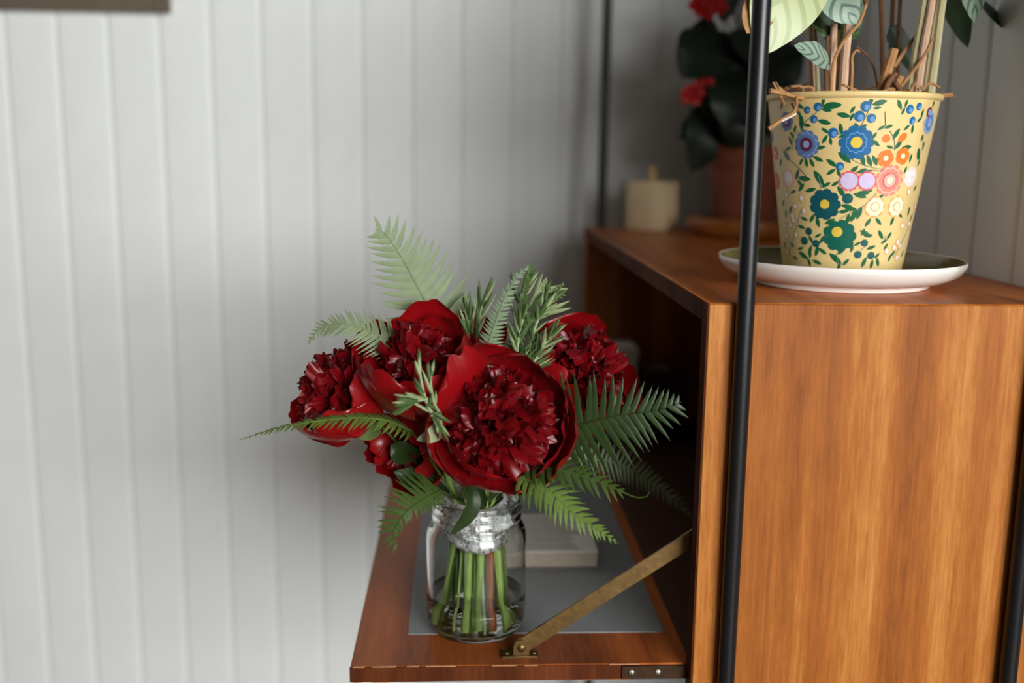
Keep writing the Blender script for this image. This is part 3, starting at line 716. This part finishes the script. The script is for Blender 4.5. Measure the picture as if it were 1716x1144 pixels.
rr = random.Random(31)
for i in range(12):  # extra leaves out of view, added to shade the walls behind
    u0, v0 = rr.choice([(1352, -120), (1432, -140), (1562, -150), (1580, -150), (1600, -120)]); a = rr.uniform(0, 6.28); l = rr.uniform(110, 170)
    tu, tv = u0 + l * math.cos(a), v0 - 90 - .8 * l * abs(math.sin(a)); dz = rr.uniform(-.09, .06)
    lf('leaf', [(u0, v0, 0), ((u0 + tu) / 2, min(v0, tv) - 30, dz * .4), (tu, tv + 30, dz)], rr.uniform(.045, .06), rr.choice([M_leafgreen, M_leafpale, M_leafdark]), NC + Vector((0, .4, 1)), .12, lance, i)

# ================================================================== jar, water, bouquet
jb = pz(797, 1050, ZF); JX, JY = jb.x, jb.y; JC = Vector((JX, JY, ZF + .0008))
jar = thing('glass_jar', 'clear glass jar holding the bouquet on the lowered flap', 'jar', JC)
rj = .0455; hj = px(797, 832, JY).z - JC.z
outer = [(.030, .0012), (.034, 0), (.039, .0015), (.0430, .006), (.0450, .014), (rj, .024), (rj, hj - .040), (.0452, hj - .034), (.0440, hj - .028), (.0416, hj - .0235), (.0398, hj - .021), (.0394, hj - .019), (.0406, hj - .0172), (.0408, hj - .0158), (.0394, hj - .0142), (.0393, hj - .0112), (.0405, hj - .0096), (.0406, hj - .0084), (.0393, hj - .007), (.0392, hj - .003), (.0398, hj - .001), (.0392, hj)]
inner = [(.0372, hj), (.0366, hj - .002), (.0366, hj - .018), (.0384, hj - .0235), (.0412, hj - .029), (.0426, hj - .036), (.0430, hj - .042), (.0430, .024), (.0422, .014), (.0398, .0085), (.035, .0058), (.026, .0052)]
mk('jar_body', *lathe([(0, .0022)] + outer + inner + [(0, .0062)], JC, 96), M_glass, jar, sharp=0)
hw_ = .037
wi = [(r_ + .0003, z) for r_, z in inner if z < hw_][::-1]
wv = [(0, .0060)] + [(r_, z - .0003) for r_, z in wi] + [(.0433, hw_ - .0005), (.0424, hw_ - .0012), (.041, hw_ - .0016), (0, hw_ - .0016)]
wo = mk('water', *lathe(wv, JC, 96), M_water, sharp=0); tag(wo, 'shallow clear water around the stem ends in the jar', 'water')
BIND = JC + Vector((0, 0, .102))
rr = random.Random(4); SLOT = [0]
def jar_stem(target, mid=None, bottom=None, spread=.035):
    """path from the jar's floor through the binding and the mouth up to target"""
    i = SLOT[0]; SLOT[0] += 1
    a = i * 2.39996; rad_ = spread * math.sqrt(.2 + .8 * rr.random()); b = bottom or (JC + Vector((math.cos(a) * rad_, math.sin(a) * rad_, .0085)))
    rb = .0225 * math.sqrt(rr.random()); rb = .010 + rb * .55; bp = BIND + Vector((math.cos(a) * rb, math.sin(a) * rb, 0))
    dv = Vector((target.x - JX, target.y - JY, 0)); L = dv.length
    mo = JC + Vector((0, 0, hj + .004)) + (dv / max(L, 1e-5)) * min(.026, L * .45)
    pts = [b, bp, mo] + ([mid] if mid else []) + [target]
    return spline(pts, 26)

# silver glitter ribbon wound round the stems
prof = []
for i in range(15):
    t = i / 14; prof.append((.0268 + .0013 * math.sin(i * 2.1) + .002 * math.sin(t * 3.1), .084 + .040 * t))
V, Fc = lathe(prof + [(p[0] - .0016, p[1]) for p in prof[::-1]], JC, 64, closed=True)
for i, v in enumerate(V):
    a = math.atan2(v.y - JY, v.x - JX); k = 1 + .03 * math.sin(7 * a + v.z * 300) + .02 * math.sin(13 * a - v.z * 500)
    V[i] = Vector((JX + (v.x - JX) * k, JY + (v.y - JY) * k, v.z + .003 * math.sin(a * 2 + 1)))
rb = thing('stem_ribbon', 'glittery silver ribbon wound round the stems inside the jar', 'ribbon', JC + Vector((0, 0, .084)))
mk('wound_band', V, Fc, M_silver, rb, 60)
e0 = px(832, 876, JY - .024); P = spline([e0 + Vector((-.006, 0, 0)), e0 + Vector((.006, -.002, .001)), e0 + Vector((.012, .002, .003))], 8)
mk('loose_end', *blade(P, .012, (0, -1, 0), .2, 3, lambda t: 1)[:2], M_silver, rb)
rr2 = random.Random(8); sq = []
for i in range(700):                   # sequins catching the light
    a = rr2.uniform(0, 6.283); z = rr2.uniform(.085, .123); r_ = .0292 + rr2.uniform(0, .0008)
    c = Vector((JX + r_ * math.cos(a), JY + r_ * math.sin(a), JC.z + z + .003 * math.sin(a * 2 + 1))); n_ = (Vector((math.cos(a), math.sin(a), 0)) + Vector((rr2.uniform(-.6, .6), rr2.uniform(-.6, .6), rr2.uniform(-.6, .6)))).normalized()
    t1 = n_.orthogonal().normalized(); t2 = n_.cross(t1); s = rr2.uniform(.0007, .0016)
    sq.append(([c + t1 * s, c + t2 * s, c - t1 * s, c - t2 * s], [[0, 1, 2, 3]]))
mk('sequins', *join(sq), M_steel, rb, kind='stuff')

# ------------------------------------------------------------------ peonies
def frame_of(axis, up=Vector((0, 0, 1))):
    z = Vector(axis).normalized(); x = up.cross(z)
    if x.length < 1e-3: x = Vector((1, 0, 0))
    x.normalize(); return Matrix((x, z.cross(x), z)).transposed()
def guard(Lp, Wp, a0, a1, phi, seed, rbase=.006, ruf=.004, nu=12, nv=12):
    g = random.Random(seed); V, Fc, uv = [], [], []
    p1, p2, p3 = (g.uniform(0, 6.28) for _ in range(3)); notch = g.uniform(.0, .08)
    r_, z = rbase, 0; prof = []
    for j in range(nv + 1):
        t = j / nv; a = a0 + (a1 - a0) * t ** 1.1; prof.append((r_, z, a)); r_ += math.sin(a) * Lp / nv; z += math.cos(a) * Lp / nv
    rw = max(p[0] for p in prof) * 1.02
    for j, (r_, z, a) in enumerate(prof):
        t = j / nv; w = Wp * (.16 + .84 * math.sin(math.pi * min(1, .5 * (t / .68)) if t < .68 else math.pi * (.5 + .36 * (t - .68) / .32)) ** .9)
        for i in range(nu + 1):
            s = -1 + 2 * i / nu; Rw = max(rw, .012); ang = s * w / Rw
            top_ = t - (notch * math.exp(-(s / .22) ** 2) + .22 * abs(s) ** 3) * t ** 3     # rounded, notched top
            k = max(0, min(nv - 1e-4, top_ * nv)); k0_ = int(k); f_ = k - k0_
            rr_ = prof[k0_][0] * (1 - f_) + prof[k0_ + 1][0] * f_; zz = prof[k0_][1] * (1 - f_) + prof[k0_ + 1][1] * f_
            ru = ruf * t ** 2 * (math.sin(s * 5 + p1) * .6 + math.sin(s * 11 + p2) * .3 * t)
            rr_ += ru; zz += .4 * ruf * t ** 3 * math.sin(s * 9 + p3)
            x_ = Rw * math.sin(ang); y_ = rr_ - Rw * (1 - math.cos(ang)) * min(1, .35 + t)
            c_, s_ = math.cos(phi), math.sin(phi)
            V.append(Vector((x_ * c_ - y_ * s_, x_ * s_ + y_ * c_, zz))); uv.append((.5 + .5 * s, t))
    n1 = nu + 1
    for j in range(nv):
        for i in range(nu): Fc.append([j * n1 + i, j * n1 + i + 1, (j + 1) * n1 + i + 1, (j + 1) * n1 + i])
    return V, Fc, uv
def ruffles(Rin, N, spread, seed, base=.30):
    """dense heart of crumpled petals, each folded and turned its own way"""
    g = random.Random(seed); V, Fc, uv = [], [], []
    for i in range(N):
        f = (i + .5) / N; th = math.acos(1 - f * (1 - math.cos(spread))) + g.gauss(0, .10); ph = i * 2.39996 + g.gauss(0, .35)
        dr = Vector((math.sin(th) * math.cos(ph), math.sin(th) * math.sin(ph), math.cos(th)))
        dr = (dr + Vector((g.gauss(0, .13), g.gauss(0, .13), g.gauss(0, .13)))).normalized()
        e = Vector((-math.sin(ph), math.cos(ph), 0)); tw = g.uniform(-1.57, 1.57) if g.random() < .6 else g.gauss(0, .4)
        e = (e - dr * e.dot(dr)).normalized(); q2 = dr.cross(e); S = (e * math.cos(tw) + q2 * math.sin(tw)).normalized(); N_ = S.cross(dr)
        L = Rin * g.uniform(.78, 1.06); b = Rin * base; w = Rin * g.uniform(.20, .44); nu, nv = 8, 7
        p1, p2, p3 = (g.uniform(0, 6.28) for _ in range(3)); am = Rin * g.uniform(.03, .08); bend = g.gauss(0, .24) * Rin; fold = g.uniform(-.5, .5); o = len(V)
        jag = [g.uniform(-.07, .05) * Rin for _ in range(nu + 1)]; curl = g.uniform(.0, .22) * Rin
        for j in range(nv + 1):
            t = j / nv
            for k in range(nu + 1):
                s = -1 + 2 * k / nu
                p = dr * (b + (L - b) * t * (1 - .16 * s * s * t) + jag[k] * t ** 4 - curl * max(0, t - .7) ** 2 * 4)
                p += S * (s * w * .5 * (.25 + .75 * math.sin(1.9 * t) ** .8) + bend * .4 * t * t * math.sin(p3))
                p += N_ * (bend * t ** 2.2 + am * t * (math.sin(3.0 * s + p1) + .55 * math.sin(7 * s + p2 + 3 * t) * t) + fold * w * abs(s) * t * .8)
                V.append(p); uv.append((.5 + .5 * s, t))
        n1 = nu + 1
        for j in range(nv):
            for k in range(nu): Fc.append([o + j * n1 + k, o + j * n1 + k + 1, o + (j + 1) * n1 + k + 1, o + (j + 1) * n1 + k])
    return V, Fc, uv
NP = [0]
def peony(label, c, axis, Rf, guards, nin=110, rin=.8, spread=1.5, zin=.35, seed=1, stemmat=None, mid=None, twist=0, ruf=.004):
    """guards: list of (phi deg, length factor, width factor, a0 deg, a1 deg)"""
    ax = Vector(axis).normalized(); c = Vector(c); B = frame_of(ax); basep = c - ax * Rf * .62
    st_ = jar_stem(basep, mid)
    t = thing('peony', label, 'peony', st_[0], 'dark red peonies in the jar')
    tr_ = lambda V: [basep + B @ v for v in V]
    mk('stem', *tube(st_, tap(len(st_), .0036, .0028), 10), stemmat or G_stem, t)
    mk('receptacle', *(lambda V, Fc: (tr_(V), Fc))(*lathe([(.003, -.006), (.006, -.002), (.0085, .003), (.006, .009), (0, .011)], (0, 0, 0), 16)), G_sepal, t)
    for i, (phi, lf_, wf_, a0, a1) in enumerate(guards):
        V, Fc, uv = guard(Rf * lf_, Rf * wf_, R(a0), R(a1), R(phi + twist), seed * 31 + i, .004 + .0006 * i, ruf)
        mk('petal', tr_(V), Fc, P_out, t, 0, uv)
    V, Fc, uv = ruffles(Rf * rin, nin, spread, seed)
    mk('ruffled_centre', [basep + B @ (v + Vector((0, 0, Rf * zin))) for v in V], Fc, P_in, t, 0, uv, kind='stuff')
    for k in range(4):
        V, Fc, uv = guard(Rf * .55, Rf * .20, R(95), R(30), R(90 * k + 40 + twist), seed * 7 + k, .004, .001, 4, 6)
        mk('sepal', tr_([v + Vector((0, 0, -.003)) for v in V]), Fc, G_sepal, t, 0, uv)
    return t
def gs(n, lf_, wf_, a0, a1, ph=0, jit=0, seed=0):
    g = random.Random(seed); return [(ph + 360 * i / n + g.uniform(-jit, jit), lf_ * g.uniform(.93, 1.07), wf_ * g.uniform(.92, 1.08), a0 + g.uniform(-6, 6), a1 + g.uniform(-8, 8)) for i in range(n)]
# the large open one in front
peony('fully open dark red peony, broad ruffled heart facing out over the jar rim', px(838, 707, .812), (.02, -.90, .34), .0555,
      gs(5, 1.66, 1.0, 94, -26, 20, 10, 2) + gs(4, 1.5, .85, 88, -34, 60, 10, 3), 230, .83, 1.75, .62, 3, ruf=.003)
# cup-shaped one with the glossy broad petals
peony('cupped red peony with broad glossy guard petals beside the rosemary sprig', px(704, 616, .850), (-.16, -.40, .86), .047,
      gs(5, 1.75, 1.05, 84, -34, 130, 6, 5) + [(246, 2.2, .85, 92, -44), (160, 1.85, .98, 84, -38), (10, 1.9, 1.0, 86, -26), (75, 1.85, 1.0, 86, -28)], 120, .74, 1.45, .72, 8, ruf=.002)
# left one in profile
peony('red peony turned away to the white wall with ruffles showing in profile', px(578, 662, .876), (-.66, -.36, .60), .043,
      gs(5, 1.65, 1.0, 88, -22, 0, 8, 6) + [(180, 1.75, .9, 84, -30), (230, 1.7, .9, 84, -28)], 150, .90, 1.6, .72, 12, ruf=.002)
# right one
peony('red peony with a frilled pink-edged heart leaning towards the open cabinet', px(968, 632, .912), (.55, -.42, .66), .052,
      gs(5, 1.65, 1.0, 88, -16, 30, 8, 7) + gs(3, 1.7, .9, 84, -26, 200, 8, 8), 170, .90, 1.6, .66, 14, ruf=.003)
# behind, upper
peony('red peony mostly hidden behind the cupped bloom under the tall pale fern', px(768, 572, .915), (.05, -.1, 1), .040,
      gs(6, 1.5, .95, 80, -14, 10, 8, 9), 70, .8, 1.4, .5, 17)
# lower left, in shade
peony('shaded dark red peony hanging low beside the jar mouth', px(684, 742, .884), (-.50, -.52, -.30), .041,
      gs(6, 1.6, 1.0, 76, -24, 10, 8, 11), 60, .74, 1.3, .5, 19)
peony('small closed red peony bud below the long thin fern', px(645, 738, .888), (-.75, -.25, -.1), .019,
      gs(5, 1.9, 1.1, 70, -34, 0, 6, 12), 24, .7, 1.2, .5, 23, ruf=.0015)

# ------------------------------------------------------------------ ferns
def fern(label, pts, n, Lp, nrm, m, wid=.0052, sweep=(18, 48), lr=(1, 1), droop=.12, prof=None, curl=.15, seed=0, hook=None, ts=0.0, rmat=None, fwdcurl=0.0):
    P = [px(u, v, y_) for u, v, y_ in pts]; C = spline(P, 40)
    st_ = jar_stem(P[0]); g = random.Random(seed)
    t = thing('fern_frond', label, 'fern', st_[0], 'fern fronds in the jar')
    mk('stalk', *tube(st_, tap(len(st_), .0013, .0012), 6), rmat or m, t)
    mk('rachis', *tube(C, tap(len(C), .0011, .0003), 6), rmat or m, t)
    acc = [0]
    for i in range(1, len(C)): acc.append(acc[-1] + (C[i] - C[i - 1]).length)
    def at(f):
        s = f * acc[-1]
        for i in range(1, len(C)):
            if acc[i] >= s:
                k = (s - acc[i - 1]) / max(1e-9, acc[i] - acc[i - 1]); return C[i - 1].lerp(C[i], k), (C[min(i + 1, len(C) - 1)] - C[max(i - 2, 0)]).normalized()
        return C[-1], (C[-1] - C[-2]).normalized()
    prof = prof or (lambda f: min(1, .62 + f * 1.6) * (1 - f) ** .62 + .02)
    nrm = Vector(nrm).normalized()
    for i in range(n):
        f = ts + (1 - ts) * (i + .4) / n * .985; p, T = at(f); S0 = nrm.cross(T).normalized(); N = T.cross(S0)
        for sd in (0, 1):
            l = Lp * prof(f) * lr[sd] * g.uniform(.9, 1.08)
            if l < .0012: continue
            S = S0 if sd == 0 else -S0; sw = R(sweep[0] + (sweep[1] - sweep[0]) * f + g.uniform(-4, 4))
            dv = S * math.cos(sw) + T * math.sin(sw); w = min(wid * (.45 + .55 * prof(f)), l * .5); V, Fc = [], []
            side = dv.cross(N).normalized(); p2 = p + T * g.uniform(-.001, .001)
            ns_ = 7; dr = droop * g.uniform(.6, 1.4)
            for k in range(ns_ + 1):
                tt = k / ns_; q_ = p2 + dv * l * tt - N * (dr * l * tt * tt) + T * (curl * l * tt * tt)
                ww = w * .5 * (1 if tt < .12 else (1 - ((tt - .12) / .88) ** 1.7)) * (1.08 if k % 2 else .88) + .0001
                V += [q_ - side * ww - N * ww * .12, q_ + N * w * .05, q_ + side * ww - N * ww * .12]
            for k in range(ns_):
                for j in (0, 1): Fc.append([k * 3 + j, k * 3 + j + 1, k * 3 + j + 4, k * 3 + j + 3])
            mk('leaflet', V, Fc, m, t, 0)
    return t
GF, GPL, GD, GG, GL = G_fern
fern('tall pale green fern rising above the cupped peony with tip curling over', [(742, 562, .915), (705, 490, .915), (672, 430, .912), (645, 392, .908), (626, 383, .905)], 14, .044, (.12, -1, .1), GPL, .0078, (8, 30), (1, 1.1), .1, lambda f: min(1, .8 + f) * (1 - f) ** .55 + .05, .22, 1, ts=.10)
fern('broad pale fern reaching out above the profile peony with dark thin tip', [(690, 592, .865), (645, 566, .858), (590, 545, .856), (550, 545, .86), (529, 558, .862), (516, 577, .865)], 26, .027, (.15, -.8, .55), GPL, .0036, (20, 50), (1.05, 1), .15, lambda f: min(1, .75 + f) * (1 - f) ** .75 * (1 if f < .8 else .75) + .03, .1, 2)
fern('narrow grey green fern standing upright among the rosemary', [(806, 622, .842), (824, 560, .845), (846, 500, .852), (868, 462, .86), (889, 444, .865)], 30, .0125, (-.3, -1, .1), GG, .0030, (5, 40), (1, 1.1), .2, None, .1, 3)
fern('grey green fern tucked behind the upright one with a dark curled tip', [(850, 620, .875), (870, 560, .872), (878, 510, .872), (884, 470, .872)], 22, .013, (.5, -1, .1), GF, .0030, (10, 40), (1, 1), .2, None, .1, 4)
fern('large dark green fern spreading across the cabinet opening to a pale tip', [(936, 722, .825), (985, 708, .815), (1035, 696, .808), (1085, 690, .803), (1118, 683, .80), (1143, 673, .80)], 17, .048, (.05, -1, .25), GD, .0062, (8, 44), (1.0, 1.22), .08, lambda f: min(1, .92 + f * .4) * (1 - f) ** .62 + .03, -.06, 5)
fern('mid green fern lying below the open peony with curled dry tip', [(880, 782, .81), (930, 786, .79), (985, 800, .782), (1030, 818, .78), (1062, 832, .782), (1082, 832, .782), (1088, 824, .782)], 15, .026, (.1, -.55, .83), GF, .0056, (18, 40), (1, 1), .25, lambda f: (min(1, .7 + f) * (1 - f / .8) ** .5 + .0) if f < .8 else 0, .3, 6)
fern('light green fern drooping over the printed pages', [(872, 800, .80), (915, 818, .785), (960, 858, .776), (1000, 886, .775), (1036, 910, .776)], 19, .027, (.25, -.75, .6), GL, .0050, (6, 50), (1, .95), .2, lambda f: min(1, .8 + f) * (1 - f) ** .8 + .02, .3, 7)
fern('blurred dark fern reaching back into the cabinet', [(960, 765, .93), (1030, 775, .97), (1080, 800, 1.0), (1125, 832, 1.02), (1160, 866, 1.03)], 26, .030, (.1, -.9, .4), GG, .0036, (20, 50), (1, .9), .15, None, .1, 8)
fern('long slender fern stretched past the profile peony seen edge on', [(690, 722, .842), (645, 704, .83), (590, 700, .822), (520, 707, .818), (455, 720, .818), (401, 737, .82)], 30, .019, (-.05, -.42, .90), GL, .0040, (24, 55), (1, 1), .25, lambda f: min(1, .85 + f) * (1 - f) ** .85 + .02, .1, 9)
fern('small green fern hanging over the near side of the jar shoulder', [(738, 822, .85), (708, 838, .835), (680, 858, .826), (662, 885, .824), (660, 905, .824), (666, 920, .824)], 16, .034, (.1, -.85, .5), GF, .0046, (10, 45), (.42, 1.0), .12, lambda f: min(1, .9 + f) * (1 - f) ** .6 + .03, .05, 10)

# ------------------------------------------------------------------ rosemary
def rosemary(label, stems, n, ln, wn_, seed, pale=.3, spread=(35, 60)):
    g = random.Random(seed); base = px(*stems[0][0]); st_ = jar_stem(base)
    t = thing('rosemary_sprig', label, 'rosemary', st_[0], 'rosemary sprigs in the jar')
    mk('stalk', *tube(st_, .0012, 6), G_stem, t); A, Bp = [], []
    for si, s in enumerate(stems):
        C = spline([px(*p) for p in s], 16); mk('stem', *tube(C, tap(len(C), .0014, .0008), 6), G_sepp, t)
        for i in range(n):
            f = (i + g.random()) / n; k = min(len(C) - 2, int(f * (len(C) - 1))); p = C[k].lerp(C[k + 1], g.random()); T = (C[k + 1] - C[k]).normalized()
            o = T.orthogonal().normalized(); o.rotate(Matrix.Rotation(g.uniform(0, 6.28), 3, T)); a = R(g.uniform(*spread)) * (1 - .5 * f)
            dv = T * math.cos(a) + o * math.sin(a); l = ln * g.uniform(.7, 1.15) * (1 - .35 * f); bend = T * l * .18
            P = [p, p + dv * l * .35, p + dv * l * .7 + bend * .5, p + dv * l + bend]; w = wn_ * g.uniform(.8, 1.15)
            V, Fc = tube(P, [w * .35, w * .5, w * .42, w * .08], 5); (Bp if g.random() < pale else A).append((V, Fc))
    mk('needles', *join(A), G_ros, t, kind='stuff')
    if Bp: mk('needles', *join(Bp), G_rosp, t, kind='stuff')
    return t
rosemary('thick rosemary sprig with long needles between the open and leaning peonies', [[(872, 640, .858), (884, 590, .855), (900, 540, .858), (915, 500, .862)], [(880, 630, .85), (905, 590, .845), (925, 560, .845)], [(866, 628, .85), (868, 575, .85), (880, 520, .86)]], 30, .022, .0026, 1, .35)
rosemary('rosemary sprig with broad pale needles topping the bouquet', [[(862, 590, .885), (880, 530, .89), (900, 490, .893), (925, 488, .895)], [(880, 540, .885), (905, 525, .885), (930, 500, .888)], [(868, 540, .885), (872, 500, .89), (885, 470, .893)]], 15, .026, .0034, 2, .5, (20, 45))
rosemary('rosemary tuft behind the cupped peony beside the narrow fern', [[(792, 600, .88), (798, 560, .882), (806, 520, .885), (815, 490, .887)], [(790, 570, .88), (786, 530, .88)]], 16, .025, .0028, 3, .45, (15, 40))
rosemary('small rosemary sprig in front of the cupped peony', [[(738, 704, .800), (722, 690, .786), (712, 665, .780), (705, 632, .779), (703, 610, .779)], [(738, 694, .798), (728, 676, .784), (722, 645, .781), (722, 628, .781)], [(722, 688, .786), (730, 700, .782), (737, 712, .780)], [(716, 668, .781), (696, 672, .776), (682, 678, .776)]], 10, .019, .0030, 4, .35, (18, 50))

# ------------------------------------------------------------------ loose leaves
def leafy(label, pts, w, m, nrm, fold=.3, seed=0, shape=None):
    P = [px(*p) for p in pts]; st_ = jar_stem(P[0]); t = thing('peony_leaf', label, 'leaf', st_[0], 'loose peony leaves')
    mk('leaf_stalk', *tube(st_, .0012, 6), m, t)
    V, Fc, uv = blade(spline(P, 14), w, nrm, fold, 4, shape, .01, seed); mk('leaf_blade', V, Fc, m, t, 0, uv)
leafy('long dark green leaf drooping over the jar mouth', [(786, 800, .846), (792, 840, .838), (780, 868, .837), (754, 896, .838)], .014, G_leafp, (.5, -1, .2), .35, 0, lance)
leafy('short dark leaf curling into the jar neck', [(800, 805, .85), (806, 835, .85), (812, 852, .852)], .012, G_leafp, (-.4, -1, .2))
leafy('pale curved leaf beside the open peony', [(742, 705, .83), (726, 728, .815), (698, 737, .812)], .013, G_sepp, (.2, -1, .4))
leafy('rounded green leaf under the profile peony', [(640, 715, .86), (612, 722, .852), (592, 716, .85)], .017, G_sepal, (0, -1, .4))
leafy('dark green leaf with brown edge under the shaded peony', [(700, 770, .87), (672, 755, .852), (655, 745, .85)], .022, G_leafp, (-.3, -1, .2))
leafy('dark leaf hanging low under the shaded peony', [(720, 800, .87), (690, 800, .855), (660, 790, .85)], .018, G_leafp, (.1, -1, .4))
leafy('green leaf blade pointing up behind the tall pale fern', [(745, 560, .90), (765, 520, .905), (789, 488, .908)], .011, GPL, (0, -1, .2))
for i in range(5):                     # bare cut stems standing in the water
    a = i * 1.3 + .6; st_ = jar_stem(JC + Vector((.012 * math.cos(a), .012 * math.sin(a), hj + .02)), spread=.034)
    o = mk('cut_stem', *tube(st_, .0034, 8), (G_stemr if i in (1, 3) else G_stem))
    tag(o, 'reddish brown cut stem standing in the jar' if i in (1, 3) else 'plain green cut stem standing in the jar', 'stem', 'cut stems in the jar')
